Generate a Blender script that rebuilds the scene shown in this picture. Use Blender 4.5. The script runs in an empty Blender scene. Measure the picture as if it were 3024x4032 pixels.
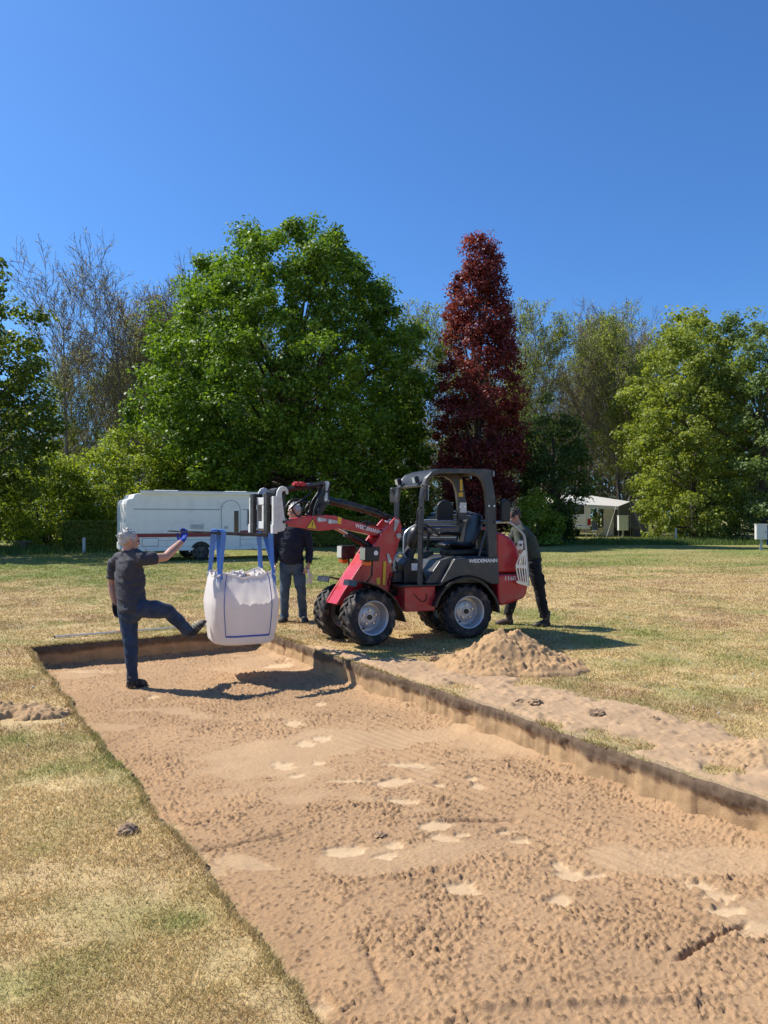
import bpy, bmesh, math, random
import numpy as np
from mathutils import Matrix, Vector
R = math.radians
SC = bpy.context.scene
COL = SC.collection

# ------------------------------------------------------------------ camera
cam_d = bpy.data.cameras.new('camera'); cam = bpy.data.objects.new('camera', cam_d); COL.objects.link(cam)
cam.location = (0, 0, 1.55)
cam.rotation_euler = (R(90.416), 0, 0)
cam_d.sensor_width = 36; cam_d.lens = 27.05
cam_d.clip_start = 0.05; cam_d.clip_end = 2000
SC.camera = cam
# ------------------------------------------------------------------ sky, sun, exposure
SUN_EL, SUN_AZ = R(50), R(-70.5)          # azimuth clockwise from +Y
w = bpy.data.worlds.new('World'); SC.world = w; w.use_nodes = True
nt = w.node_tree; nt.nodes.clear()
sky = nt.nodes.new('ShaderNodeTexSky'); sky.sky_type = 'NISHITA'; sky.sun_disc = False
sky.sun_elevation = SUN_EL; sky.sun_rotation = SUN_AZ; sky.altitude = 0
sky.air_density = 1.0; sky.dust_density = 0.9; sky.ozone_density = 5.0
bg = nt.nodes.new('ShaderNodeBackground'); bg.inputs[1].default_value = 0.106
out = nt.nodes.new('ShaderNodeOutputWorld')
tint = nt.nodes.new('ShaderNodeMix'); tint.data_type = 'RGBA'; tint.blend_type = 'MULTIPLY'; tint.inputs[0].default_value = 1
tint.inputs[7].default_value = (.48, .80, 1.14, 1)
nt.links.new(sky.outputs[0], tint.inputs[6]); nt.links.new(tint.outputs[2], bg.inputs[0]); nt.links.new(bg.outputs[0], out.inputs[0])
sun_d = bpy.data.lights.new('sun', 'SUN'); sun_d.energy = 4.8; sun_d.angle = R(0.53); sun_d.color = (1, .945, .86)
sun = bpy.data.objects.new('sun', sun_d); COL.objects.link(sun)
sdir = Vector((math.sin(SUN_AZ)*math.cos(SUN_EL), math.cos(SUN_AZ)*math.cos(SUN_EL), math.sin(SUN_EL)))
sun.rotation_euler = sdir.to_track_quat('Z', 'Y').to_euler(); sun.location = sdir*60
SC.view_settings.view_transform = 'Standard'; SC.view_settings.look = 'None'
SC.view_settings.exposure = 0.5; SC.view_settings.gamma = 1; SC.view_settings.use_curve_mapping = False
SC.render.engine = 'CYCLES'
SC.cycles.max_bounces = 8; SC.cycles.transparent_max_bounces = 8

# ------------------------------------------------------------------ noise (numpy)
def _h(ix, iy, s):
    n = (ix.astype(np.int64)*374761393 + iy.astype(np.int64)*668265263 + s*974634777) & 0xffffffff
    n = ((n ^ (n >> 13))*1274126177) & 0xffffffff
    n = ((n ^ (n >> 16))*2246822519) & 0xffffffff
    return ((n ^ (n >> 15)) & 0xffffff)/float(0xffffff)
def vnoise(x, y, s=0):
    x = np.asarray(x, float); y = np.asarray(y, float)
    ix = np.floor(x); iy = np.floor(y); fx = x-ix; fy = y-iy
    fx = fx*fx*(3-2*fx); fy = fy*fy*(3-2*fy)
    a = _h(ix, iy, s); b = _h(ix+1, iy, s); c = _h(ix, iy+1, s); d = _h(ix+1, iy+1, s)
    return a+(b-a)*fx+(c-a)*fy+(a-b-c+d)*fx*fy
def fbm(x, y, s=0, o=4):
    r = 0; a = .5; t = 0
    for i in range(o):
        r = r+a*vnoise(np.asarray(x)*2**i+17.3*i, np.asarray(y)*2**i+5.1*i, s+i); t += a; a *= .55
    return r/t
def worley(x, y, s=0):
    ix = np.floor(x); iy = np.floor(y); best = np.full(np.shape(x), 9.); bid = np.zeros(np.shape(x))
    for dx in (-1, 0, 1):
        for dy in (-1, 0, 1):
            cx = ix+dx; cy = iy+dy
            px = cx+_h(cx, cy, s); py = cy+_h(cx, cy, s+77)
            d = np.hypot(px-x, py-y); m = d < best
            best = np.where(m, d, best); bid = np.where(m, _h(cx, cy, s+31), bid)
    return best, bid
def crumbs(x, y, cell, s, keep=.7):
    f, i = worley(x/cell, y/cell, s)
    r = .28+.34*((i*7.13) % 1)
    return np.sqrt(np.clip(1-(f/r)**2, 0, 1))*r*cell*(i < keep)
def sstep(a, b, x):
    t = np.clip((np.asarray(x, float)-a)/(b-a), 0, 1); return t*t*(3-2*t)

# ------------------------------------------------------------------ materials
MATS = {}
def mat(name, col, rough=.6, metal=0., var=.12, scale=12., bump=0., bscale=60., spec=.5, trans=0., coat=0., dirt=None):
    m = bpy.data.materials.new(name); m.use_nodes = True; t = m.node_tree; N = t.nodes; L = t.links
    b = N['Principled BSDF']; b.inputs['Roughness'].default_value = rough; b.inputs['Metallic'].default_value = metal
    b.inputs['Specular IOR Level'].default_value = spec
    if coat: b.inputs['Coat Weight'].default_value = coat; b.inputs['Coat Roughness'].default_value = .12
    tc = N.new('ShaderNodeTexCoord')
    n = N.new('ShaderNodeTexNoise'); n.inputs['Scale'].default_value = scale; n.inputs['Detail'].default_value = 6
    L.new(tc.outputs['Object'], n.inputs['Vector'])
    r = N.new('ShaderNodeMapRange'); r.inputs['From Min'].default_value = .3; r.inputs['From Max'].default_value = .7
    r.inputs['To Min'].default_value = 1-var; r.inputs['To Max'].default_value = 1+var
    L.new(n.outputs[0], r.inputs[0])
    mx = N.new('ShaderNodeMix'); mx.data_type = 'RGBA'; mx.blend_type = 'MULTIPLY'; mx.inputs[0].default_value = 1
    mx.inputs[6].default_value = (*col, 1); L.new(r.outputs[0], mx.inputs[7])
    last = mx.outputs[2]
    if dirt:      # dust and splashes with a shape of their own
        n2 = N.new('ShaderNodeTexNoise'); n2.inputs['Scale'].default_value = dirt[1]; n2.inputs['Detail'].default_value = 8
        L.new(tc.outputs['Object'], n2.inputs['Vector'])
        r2 = N.new('ShaderNodeMapRange'); r2.inputs['From Min'].default_value = .5; r2.inputs['From Max'].default_value = .75
        r2.inputs['To Max'].default_value = dirt[2]; L.new(n2.outputs[0], r2.inputs[0])
        m2 = N.new('ShaderNodeMix'); m2.data_type = 'RGBA'; L.new(r2.outputs[0], m2.inputs[0]); L.new(last, m2.inputs[6])
        m2.inputs[7].default_value = (*dirt[0], 1); last = m2.outputs[2]
    L.new(last, b.inputs['Base Color'])
    rr = N.new('ShaderNodeMapRange'); rr.inputs['To Min'].default_value = max(.02, rough-.1); rr.inputs['To Max'].default_value = min(1, rough+.1)
    L.new(n.outputs[0], rr.inputs[0]); L.new(rr.outputs[0], b.inputs['Roughness'])
    if bump:
        n3 = N.new('ShaderNodeTexNoise'); n3.inputs['Scale'].default_value = bscale; n3.inputs['Detail'].default_value = 5
        L.new(tc.outputs['Object'], n3.inputs['Vector'])
        bp = N.new('ShaderNodeBump'); bp.inputs['Strength'].default_value = bump; bp.inputs['Distance'].default_value = .02
        L.new(n3.outputs[0], bp.inputs['Height']); L.new(bp.outputs[0], b.inputs['Normal'])
    if trans:
        tr = N.new('ShaderNodeBsdfTranslucent'); ms = N.new('ShaderNodeMixShader'); ms.inputs[0].default_value = trans
        L.new(last, tr.inputs[0]); L.new(b.outputs[0], ms.inputs[1]); L.new(tr.outputs[0], ms.inputs[2])
        L.new(ms.outputs[0], N['Material Output'].inputs[0])
    MATS[name] = m; return m
def leaf_mat(name, c0, c1, trans=.42, rough=.5):
    m = bpy.data.materials.new(name); m.use_nodes = True; t = m.node_tree; N = t.nodes; L = t.links
    b = N['Principled BSDF']; b.inputs['Roughness'].default_value = rough; b.inputs['Specular IOR Level'].default_value = .35
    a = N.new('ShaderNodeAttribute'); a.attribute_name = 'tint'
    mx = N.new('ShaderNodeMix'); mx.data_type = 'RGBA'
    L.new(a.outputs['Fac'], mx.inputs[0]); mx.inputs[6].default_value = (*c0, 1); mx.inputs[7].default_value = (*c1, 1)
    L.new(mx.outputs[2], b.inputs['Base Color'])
    tr = N.new('ShaderNodeBsdfTranslucent'); ms = N.new('ShaderNodeMixShader'); ms.inputs[0].default_value = trans
    h = N.new('ShaderNodeMix'); h.data_type = 'RGBA'; h.blend_type = 'MULTIPLY'; h.inputs[0].default_value = 1
    h.inputs[7].default_value = (1.25, 1.2, .55, 1); L.new(mx.outputs[2], h.inputs[6]); L.new(h.outputs[2], tr.inputs[0])
    L.new(b.outputs[0], ms.inputs[1]); L.new(tr.outputs[0], ms.inputs[2]); L.new(ms.outputs[0], N['Material Output'].inputs[0])
    MATS[name] = m; return m
def vcol_mat(name, rough=.95, grain=0., gscale=200., bump=.0, bscale=150., spec=.2, trans=0.):
    """surface whose albedo is the 'col' attribute, with a fine grain on top"""
    m = bpy.data.materials.new(name); m.use_nodes = True; t = m.node_tree; N = t.nodes; L = t.links
    b = N['Principled BSDF']; b.inputs['Roughness'].default_value = rough; b.inputs['Specular IOR Level'].default_value = spec
    a = N.new('ShaderNodeAttribute'); a.attribute_name = 'col'; last = a.outputs['Color']
    tc = N.new('ShaderNodeTexCoord')
    if grain:
        n = N.new('ShaderNodeTexNoise'); n.inputs['Scale'].default_value = gscale; n.inputs['Detail'].default_value = 8; n.inputs['Roughness'].default_value = .7
        L.new(tc.outputs['Object'], n.inputs['Vector'])
        r = N.new('ShaderNodeMapRange'); r.inputs['From Min'].default_value = .3; r.inputs['From Max'].default_value = .7
        r.inputs['To Min'].default_value = 1-grain; r.inputs['To Max'].default_value = 1+grain; L.new(n.outputs[0], r.inputs[0])
        mx = N.new('ShaderNodeMix'); mx.data_type = 'RGBA'; mx.blend_type = 'MULTIPLY'; mx.inputs[0].default_value = 1
        L.new(last, mx.inputs[6]); L.new(r.outputs[0], mx.inputs[7]); last = mx.outputs[2]
    L.new(last, b.inputs['Base Color'])
    if bump:
        n3 = N.new('ShaderNodeTexNoise'); n3.inputs['Scale'].default_value = bscale; n3.inputs['Detail'].default_value = 6; n3.inputs['Roughness'].default_value = .65
        L.new(tc.outputs['Object'], n3.inputs['Vector'])
        bp = N.new('ShaderNodeBump'); bp.inputs['Strength'].default_value = bump; bp.inputs['Distance'].default_value = .02
        L.new(n3.outputs[0], bp.inputs['Height']); L.new(bp.outputs[0], b.inputs['Normal'])
    if trans:
        tr = N.new('ShaderNodeBsdfTranslucent'); ms = N.new('ShaderNodeMixShader'); ms.inputs[0].default_value = trans
        L.new(last, tr.inputs[0]); L.new(b.outputs[0], ms.inputs[1]); L.new(tr.outputs[0], ms.inputs[2])
        L.new(ms.outputs[0], N['Material Output'].inputs[0])
    MATS[name] = m; return m

DUST = (.36, .27, .18)
mat('red', (.50, .018, .03), .34, var=.06, coat=.3, dirt=(DUST, 7, .32))
mat('grey_paint', (.045, .048, .05), .38, var=.1, dirt=(DUST, 6, .22))
mat('black', (.012, .012, .013), .45, var=.2, dirt=(DUST, 9, .15))
mat('black_vinyl', (.010, .010, .010), .42, var=.15, bump=.05, bscale=300)
mat('rubber', (.022, .021, .021), .75, var=.25, scale=9, bump=.1, bscale=90, dirt=((.27, .20, .135), 9, .7))
mat('hose', (.012, .012, .013), .4)
mat('rim', (.52, .52, .53), .42, metal=.55, var=.1, dirt=(DUST, 8, .35))
mat('steel', (.55, .55, .56), .25, metal=1, var=.1)
mat('galv', (.42, .43, .44), .45, metal=.6, var=.12, scale=30)
mat('white_paint', (.66, .66, .62), .5, var=.06, dirt=((.3, .25, .2), 12, .5))
mat('white_text', (.78, .78, .76), .5, var=.02)
mat('yellow', (.75, .48, .03), .45, var=.06)
mat('orange_lens', (.8, .16, .02), .2, var=.05)
mat('glass_lens', (.75, .76, .78), .08, metal=.5, var=.05)
mat('red_coupler', (.42, .02, .02), .4)
mat('tine_steel', (.05, .042, .038), .4, metal=.5, var=.3, dirt=((.3, .22, .16), 14, .5))
mat('caravan_white', (.86, .85, .80), .32, var=.03, scale=3, dirt=((.42, .42, .38), 2.5, .25))
mat('caravan_grey', (.3, .34, .38), .4)
mat('caravan_red', (.25, .02, .03), .35)
mat('tail_red', (.5, .01, .01), .15)
mat('dark_glass', (.014, .016, .018), .05, var=.02, spec=.8)
mat('car_blue', (.006, .011, .045), .2, var=.05, coat=1)
mat('alu', (.62, .62, .63), .35, metal=.8, var=.1, scale=30)
mat('alloy_dark', (.10, .10, .11), .35, metal=.6, var=.1)
mat('wood', (.2, .14, .09), .8, var=.3, scale=20, bump=.2)
mat('canvas', (.78, .75, .70), .85, var=.06, trans=.25)
mat('canvas_grey', (.13, .14, .15), .85, var=.1, trans=.1)
mat('window_foil', (.10, .11, .11), .15, var=.2, scale=3)
mat('bark', (.075, .06, .045), .9, var=.4, scale=8, bump=.5, bscale=20)
mat('bark_pale', (.15, .125, .10), .9, var=.4, scale=5, bump=.4, bscale=15)
mat('strap_blue', (.13, .30, .68), .6, var=.12, scale=60, trans=.2)
mat('seam_blue', (.10, .14, .42), .7, var=.3, scale=200)
mat('bag', (.90, .85, .80), .7, var=.03, scale=6, bump=.1, bscale=22, trans=.42)
mat('skin', (.50, .27, .19), .5, var=.1, scale=20)
mat('hair_grey', (.46, .45, .42), .55, var=.6, scale=110, bump=.6, bscale=90)
mat('hair_dark', (.035, .025, .02), .6, var=.35, scale=60, bump=.5, bscale=120)
mat('polo_grey', (.045, .044, .052), .85, var=.12, scale=25, bump=.25, bscale=14)
mat('sweater_navy', (.010, .012, .024), .9, var=.2, scale=25, bump=.2, bscale=14)
mat('shirt_olive', (.045, .055, .038), .9, var=.12, scale=25, bump=.2, bscale=14)
mat('jeans', (.022, .04, .075), .85, var=.4, scale=9, bump=.3, bscale=14, dirt=((.06, .09, .14), 7, .6))
mat('jeans_light', (.045, .075, .11), .85, var=.4, scale=9, bump=.3, bscale=14, dirt=((.1, .14, .18), 6, .6))
mat('trousers_black', (.008, .008, .009), .85, var=.3, scale=12, bump=.3, bscale=14)
mat('shoe_dark', (.02, .019, .018), .7, var=.4, scale=20, dirt=(DUST, 18, .5))
mat('boot_brown', (.06, .038, .028), .7, var=.4, scale=20, dirt=(DUST, 14, .6))
mat('glove_blue', (.01, .05, .36), .75, var=.25, scale=40, bump=.3, bscale=80)
mat('glove_black', (.012, .012, .014), .8, var=.3, scale=40)
mat('eye', (.03, .025, .02), .1)
mat('soil', (.29, .195, .12), .98, var=.4, scale=30, bump=.3, bscale=60, spec=.1)
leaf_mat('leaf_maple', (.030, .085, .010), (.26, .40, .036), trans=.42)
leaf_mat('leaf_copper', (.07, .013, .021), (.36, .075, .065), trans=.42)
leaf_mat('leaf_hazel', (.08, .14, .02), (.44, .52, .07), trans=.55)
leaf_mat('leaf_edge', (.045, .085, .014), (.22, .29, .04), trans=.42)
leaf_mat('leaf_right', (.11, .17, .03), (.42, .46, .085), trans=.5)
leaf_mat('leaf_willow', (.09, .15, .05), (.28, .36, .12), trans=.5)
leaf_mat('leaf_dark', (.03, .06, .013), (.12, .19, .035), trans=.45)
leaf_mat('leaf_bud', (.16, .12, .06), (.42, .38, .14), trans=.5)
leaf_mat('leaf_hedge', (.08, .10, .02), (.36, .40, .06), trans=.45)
vcol_mat('lawn', grain=.35, gscale=45, bump=.8, bscale=60)
vcol_mat('blade', rough=.7, spec=.3, trans=.25)
vcol_mat('sand', grain=.26, gscale=130, bump=.5, bscale=180)

# ------------------------------------------------------------------ mesh helpers
def link(o, parent=None):
    COL.objects.link(o)
    if parent: o.parent = parent
    return o
def tag(o, label, cat=None, group=None, kind=None):
    if label: o['label'] = label
    if cat: o['category'] = cat
    if group: o['group'] = group
    if kind: o['kind'] = kind
    return o
def empty(name, loc=(0, 0, 0), rz=0.):
    o = bpy.data.objects.new(name, None); o.empty_display_size = .1; o.location = loc; o.rotation_euler = (0, 0, rz)
    return link(o)
def np_mesh(name, V, Fc, m, parent=None, smooth=False, tint=None, col=None, fcol=None):
    me = bpy.data.meshes.new(name); V = np.asarray(V, np.float32); Fc = np.asarray(Fc, np.int32); k = Fc.shape[1]; n = len(Fc)
    me.vertices.add(len(V)); me.vertices.foreach_set('co', V.ravel())
    me.loops.add(n*k); me.loops.foreach_set('vertex_index', Fc.ravel())
    me.polygons.add(n); me.polygons.foreach_set('loop_start', np.arange(n, dtype=np.int32)*k)
    me.polygons.foreach_set('loop_total', np.full(n, k, np.int32))
    if smooth: me.polygons.foreach_set('use_smooth', np.ones(n, bool))
    me.update(calc_edges=True)
    if tint is not None:
        a = me.attributes.new('tint', 'FLOAT', 'FACE'); a.data.foreach_set('value', np.asarray(tint, np.float32))
    for c, dom in ((col, 'POINT'), (fcol, 'FACE')):
        if c is not None:
            a = me.attributes.new('col', 'FLOAT_COLOR', dom)
            a.data.foreach_set('color', np.c_[np.asarray(c, np.float32), np.ones(len(c), np.float32)].ravel())
    me.materials.append(MATS[m])
    return link(bpy.data.objects.new(name, me), parent)
def grid_faces(nr, nc, close=False):
    r = np.arange(nr-1)[:, None]; c = np.arange(nc if close else nc-1)[None, :]; c2 = (c+1) % nc
    return np.stack([r*nc+c+0*r, r*nc+c2, (r+1)*nc+c2, (r+1)*nc+c], -1).reshape(-1, 4)

class MB:
    """collects shapes; build() makes them ONE mesh object"""
    def __init__(s, xf=None): s.v = []; s.f = []; s.xf = xf or Matrix()
    def add(s, V, Fc):
        o = len(s.v); s.v += [tuple(s.xf @ Vector(p)) for p in V]; s.f += [tuple(i+o for i in f) for f in Fc]; return s
    def box(s, c, d, rot=None):
        V = [Vector((x*d[0]/2, y*d[1]/2, z*d[2]/2)) for x in (-1, 1) for y in (-1, 1) for z in (-1, 1)]
        if rot is not None: V = [rot @ p for p in V]
        V = [p+Vector(c) for p in V]
        return s.add(V, [(0, 1, 3, 2), (4, 6, 7, 5), (0, 4, 5, 1), (2, 3, 7, 6), (0, 2, 6, 4), (1, 5, 7, 3)])
    def b2(s, x0, x1, y0, y1, z0, z1): return s.box(((x0+x1)/2, (y0+y1)/2, (z0+z1)/2), (abs(x1-x0), abs(y1-y0), abs(z1-z0)))
    def prism(s, poly, y0, y1):          # polygon in x,z extruded along y
        n = len(poly); V = [(p[0], y0, p[1]) for p in poly]+[(p[0], y1, p[1]) for p in poly]
        return s.add(V, [tuple(range(n)), tuple(range(2*n-1, n-1, -1))]+[(i, i+n, (i+1) % n+n, (i+1) % n) for i in range(n)])
    def prismz(s, poly, z0, z1):
        n = len(poly); V = [(p[0], p[1], z0) for p in poly]+[(p[0], p[1], z1) for p in poly]
        return s.add(V, [tuple(range(n-1, -1, -1)), tuple(range(n, 2*n))]+[(i, (i+1) % n, (i+1) % n+n, i+n) for i in range(n)])
    def tube(s, pts, r, seg=10, hint=None, round_ends=False, smooth_n=0):
        P = [Vector(p) for p in pts]; n = len(P)
        rr = list(r) if isinstance(r, (list, tuple)) and len(r) == n and not (n == 2 and not isinstance(r, list)) else [r]*n
        if smooth_n:
            P2, r2 = [], []
            for i in range(n-1):
                p0 = P[max(0, i-1)]; p1 = P[i]; p2 = P[i+1]; p3 = P[min(n-1, i+2)]
                for k in range(smooth_n):
                    t = k/smooth_n
                    P2.append(.5*((2*p1)+(p2-p0)*t+(2*p0-5*p1+4*p2-p3)*t*t+(3*p1-p0-3*p2+p3)*t**3))
                    a, b = rr[i], rr[i+1]
                    r2.append(tuple(u+(v-u)*t for u, v in zip(a, b)) if isinstance(a, tuple) else a+(b-a)*t)
            P2.append(P[-1]); r2.append(rr[-1]); P, rr, n = P2, r2, len(P2)
        rings = []
        def tan(i): return (P[min(n-1, i+1)]-P[max(0, i-1)]).normalized()
        t = tan(0); h = Vector(hint) if hint else (Vector((0, 0, 1)) if abs(t.z) < .9 else Vector((0, 1, 0)))
        for i in range(n):
            t = tan(i); sd = h-t*h.dot(t)
            if sd.length < 1e-4: sd = t.orthogonal()
            sd.normalize(); nn = t.cross(sd)
            if not hint: h = sd
            a, b = rr[i] if isinstance(rr[i], tuple) else (rr[i], rr[i])
            offs = [(0, 1.)]
            if round_ends and i == 0: offs = [(-.95, .3), (-.75, .66), (-.4, .92), (0, 1.)]
            if round_ends and i == n-1: offs = [(0, 1.), (.4, .92), (.75, .66), (.95, .3)]
            m = min(a, b)
            for o, q in offs: rings.append([P[i]+t*o*m+sd*math.cos(2*math.pi*k/seg)*a*q+nn*math.sin(2*math.pi*k/seg)*b*q for k in range(seg)])
        V = [p for rg in rings for p in rg]; k = len(rings)
        Fc = [(i*seg+j, i*seg+(j+1) % seg, (i+1)*seg+(j+1) % seg, (i+1)*seg+j) for i in range(k-1) for j in range(seg)]
        return s.add(V, Fc+[tuple(range(seg-1, -1, -1)), tuple(range((k-1)*seg, k*seg))])
    def ball(s, c, r, seg=14, rings=9, rot=None):
        r = r if isinstance(r, (tuple, list)) else (r, r, r); V = []; c = Vector(c)
        for i in range(1, rings):
            a = math.pi*i/rings
            for j in range(seg):
                b = 2*math.pi*j/seg; p = Vector((math.sin(a)*math.cos(b)*r[0], math.sin(a)*math.sin(b)*r[1], math.cos(a)*r[2]))
                V.append(c+(rot @ p if rot is not None else p))
        up = Vector((0, 0, r[2])); up = rot @ up if rot is not None else up
        V += [c+up, c-up]; n = (rings-1)*seg
        Fc = [(i*seg+j, (i+1)*seg+j, (i+1)*seg+(j+1) % seg, i*seg+(j+1) % seg) for i in range(rings-2) for j in range(seg)]
        Fc += [(n, j, (j+1) % seg) for j in range(seg)]+[(n+1, (rings-2)*seg+(j+1) % seg, (rings-2)*seg+j) for j in range(seg)]
        return s.add(V, Fc)
    def lathe(s, prof, seg=32, c=(0, 0, 0)):      # profile (y, r) turned about the y axis
        V = [(c[0]+r*math.cos(2*math.pi*k/seg), c[1]+y, c[2]+r*math.sin(2*math.pi*k/seg)) for y, r in prof for k in range(seg)]
        n = len(prof)
        return s.add(V, [(i*seg+j, i*seg+(j+1) % seg, (i+1)*seg+(j+1) % seg, (i+1)*seg+j) for i in range(n-1) for j in range(seg)])
    def sheet(s, prof, y0, y1, th):               # a bent plate: open profile in x,z, thickness th
        P = [Vector((p[0], p[1])) for p in prof]; q = []
        for i in range(len(P)):
            t = (P[min(len(P)-1, i+1)]-P[max(0, i-1)]).normalized(); q.append((P[i].x-t.y*th, P[i].y+t.x*th))
        n = len(prof); ring = list(prof)+q[::-1]; m = len(ring)
        V = [(p[0], y0, p[1]) for p in ring]+[(p[0], y1, p[1]) for p in ring]
        Fc = [(i, i+m, (i+1) % m+m, (i+1) % m) for i in range(m)]
        for i in range(n-1):
            Fc += [(i, i+1, m-2-i, m-1-i), (m+i+1, m+i, 2*m-1-i, 2*m-2-i)]
        return s.add(V, Fc)
    def build(s, name, m, parent=None, smooth=False, bev=0., seg=2, label=None):
        me = bpy.data.meshes.new(name); me.from_pydata(s.v, [], s.f); me.materials.append(MATS[m])
        bm = bmesh.new(); bm.from_mesh(me); bmesh.ops.recalc_face_normals(bm, faces=bm.faces); bm.to_mesh(me); bm.free()
        if smooth: me.polygons.foreach_set('use_smooth', [True]*len(me.polygons))
        o = link(bpy.data.objects.new(name, me), parent)
        if bev:
            b = o.modifiers.new('bevel', 'BEVEL'); b.width = bev; b.segments = seg; b.limit_method = 'ANGLE'; b.angle_limit = R(35)
        if smooth and not bev:
            try: me.set_sharp_from_angle(angle=R(40))
            except Exception: pass
        if label: o['label'] = label
        return o
def baked(o):
    dg = bpy.context.evaluated_depsgraph_get(); dg.update()
    me = bpy.data.meshes.new_from_object(o.evaluated_get(dg)); old = o.data
    o.modifiers.clear(); o.data = me; me.name = o.name
    return o
def text(s, size, m, M, name, parent, depth=.002, bold=.0):
    cu = bpy.data.curves.new(name, 'FONT'); cu.body = s; cu.size = size; cu.extrude = depth; cu.offset = bold; cu.align_x = 'LEFT'
    cu.resolution_u = 3
    o = bpy.data.objects.new(name, cu); COL.objects.link(o)
    dg = bpy.context.evaluated_depsgraph_get(); dg.update()
    me = bpy.data.meshes.new_from_object(o.evaluated_get(dg)); bpy.data.objects.remove(o)
    me.transform(M); me.materials.clear(); me.materials.append(MATS[m])
    return link(bpy.data.objects.new(name, me), parent)
def copy_tree(o, parent=None):
    c = o.copy(); COL.objects.link(c)
    if parent: c.parent = parent
    for ch in o.children: copy_tree(ch, c)
    return c
# ------------------------------------------------------------------ the ground: lawn with the dug pit
PO = np.array([-1.76, 10.67]); EV = np.array([.513, -.858]); EU = np.array([-.858, -.513]); PW = 2.90; PD = .27; PL = 15.
def to_uv(x, y):
    return (x-PO[0])*EU[0]+(y-PO[1])*EU[1], (x-PO[0])*EV[0]+(y-PO[1])*EV[1]
def to_xy(u, v):
    return PO[0]+u*EU[0]+v*EV[0], PO[1]+u*EU[1]+v*EV[1]
def rise(x, y):
    return .32*sstep(24, 52, y)+.3*sstep(52, 120, y)
def edge_u(side, v):      # ragged turf edge of the long sides
    s = 3 if side else 9
    return (PW if side else 0)+.09*(fbm(v*2.2, v*0+s, s)-.5)+.06*(fbm(v*9, v*0+s, s+5)-.5)
def edge_v(u): return .05*(fbm(u*2.2+40, u*0, 4)-.5)+.02*(fbm(u*9+40, u*0, 6)-.5)
def axis_lines(lo, hi, fine_lo, fine_hi, step, must=()):
    L = list(np.arange(fine_lo, fine_hi+1e-6, step)); d = step
    x = fine_hi
    while x < hi: d *= 1.16; x += d; L.append(x)
    d = step; x = fine_lo
    while x > lo: d *= 1.16; x -= d; L.append(x)
    L = np.array(sorted(L))
    for m in must: L[np.argmin(abs(L-m))] = m
    return L
GV = axis_lines(-700, 500, -6, PL+.6, .075, (0, PL)); GU = axis_lines(-700, 700, -7, 6, .075, (0, PW))
def wall_u(side, v):      # the same edge as the lawn sheet's own edge vertices
    g = GV[(GV >= 0) & (GV <= PL)]; return np.interp(v, g, edge_u(side, g))
def wall_v(u):
    g = GU[(GU >= 0) & (GU <= PW)]; return np.interp(u, g, edge_v(g))
def spill_mask(x, y):
    u, v = to_uv(x, y)
    wv = np.interp(v, [1.4, 2.2, 3.4, 5, 7, 9, 12], [.0, .35, .95, 1.25, 1.5, 1.7, 1.8])
    m = sstep(1.0, .35, np.clip(-u, 0, 9)/np.maximum(wv, .01))*(u < .0)*(v > 1.2)
    n = fbm(x*1.9, y*1.9, 21, 4)
    return np.clip(sstep(.44, .62, n*.80+.26*m)*sstep(.0, .4, m), 0, 1)
def green_field(x, y):
    D = y; k = sstep(-1, 4, x)
    gl = np.interp(D, [2, 6, 9, 11, 14.5, 17, 20, 24, 40], [.06, .08, .05, .02, .04, .3, .7, .95, .9])
    gr = np.interp(D, [2, 6, 8, 10, 12, 14, 17, 21, 24, 30, 40], [.15, .2, .30, .46, .42, .10, .0, .05, .55, .75, .72])
    b = gl*(1-k)+gr*k
    n = fbm(x*.55, y*.55, 11, 4); n2 = fbm(x*2.3, y*2.3, 15, 4)
    sp = 0
    for (sx, sy, sr) in ((-1.07, 2.62, .22), (-1.35, 2.5, .16), (-.75, 2.95, .1), (-2.1, 4.7, .2), (-3.5, 7.8, .4), (-2.6, 5.4, .18), (2.9, 6.6, .5), (-1.6, 3.6, .12)): sp = sp+.5*np.exp(-((x-sx)**2+(y-sy)**2)/sr**2)
    return np.clip(sp+b+(n-.5)*1.5+(n2-.5)*1.1, 0, 1)
C_DRY = np.array([.52, .375, .18]); C_GRN = np.array([.17, .195, .05]); C_BRN = np.array([.36, .235, .13]); C_SAND = np.array([.48, .335, .2])
def lawn_col(x, y):
    g = green_field(x, y)[..., None]; b = sstep(.5, .72, fbm(x*1.1+30, y*1.1, 27, 4))[..., None]
    c = C_DRY*(1-.14*sstep(7, 14, y)[..., None])*(1-b*.75)+C_BRN*b*.75
    c = c*(1-g)+C_GRN*g
    c = c*(.8+.4*fbm(x*7, y*7, 33, 3))[..., None]
    m = spill_mask(x, y)[..., None]*.85
    far = sstep(27, 34, y)[..., None]*sstep(-20, -17, -np.abs(x+13))[..., None]*.0
    return c*(1-m)+C_SAND*.8*m
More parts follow.
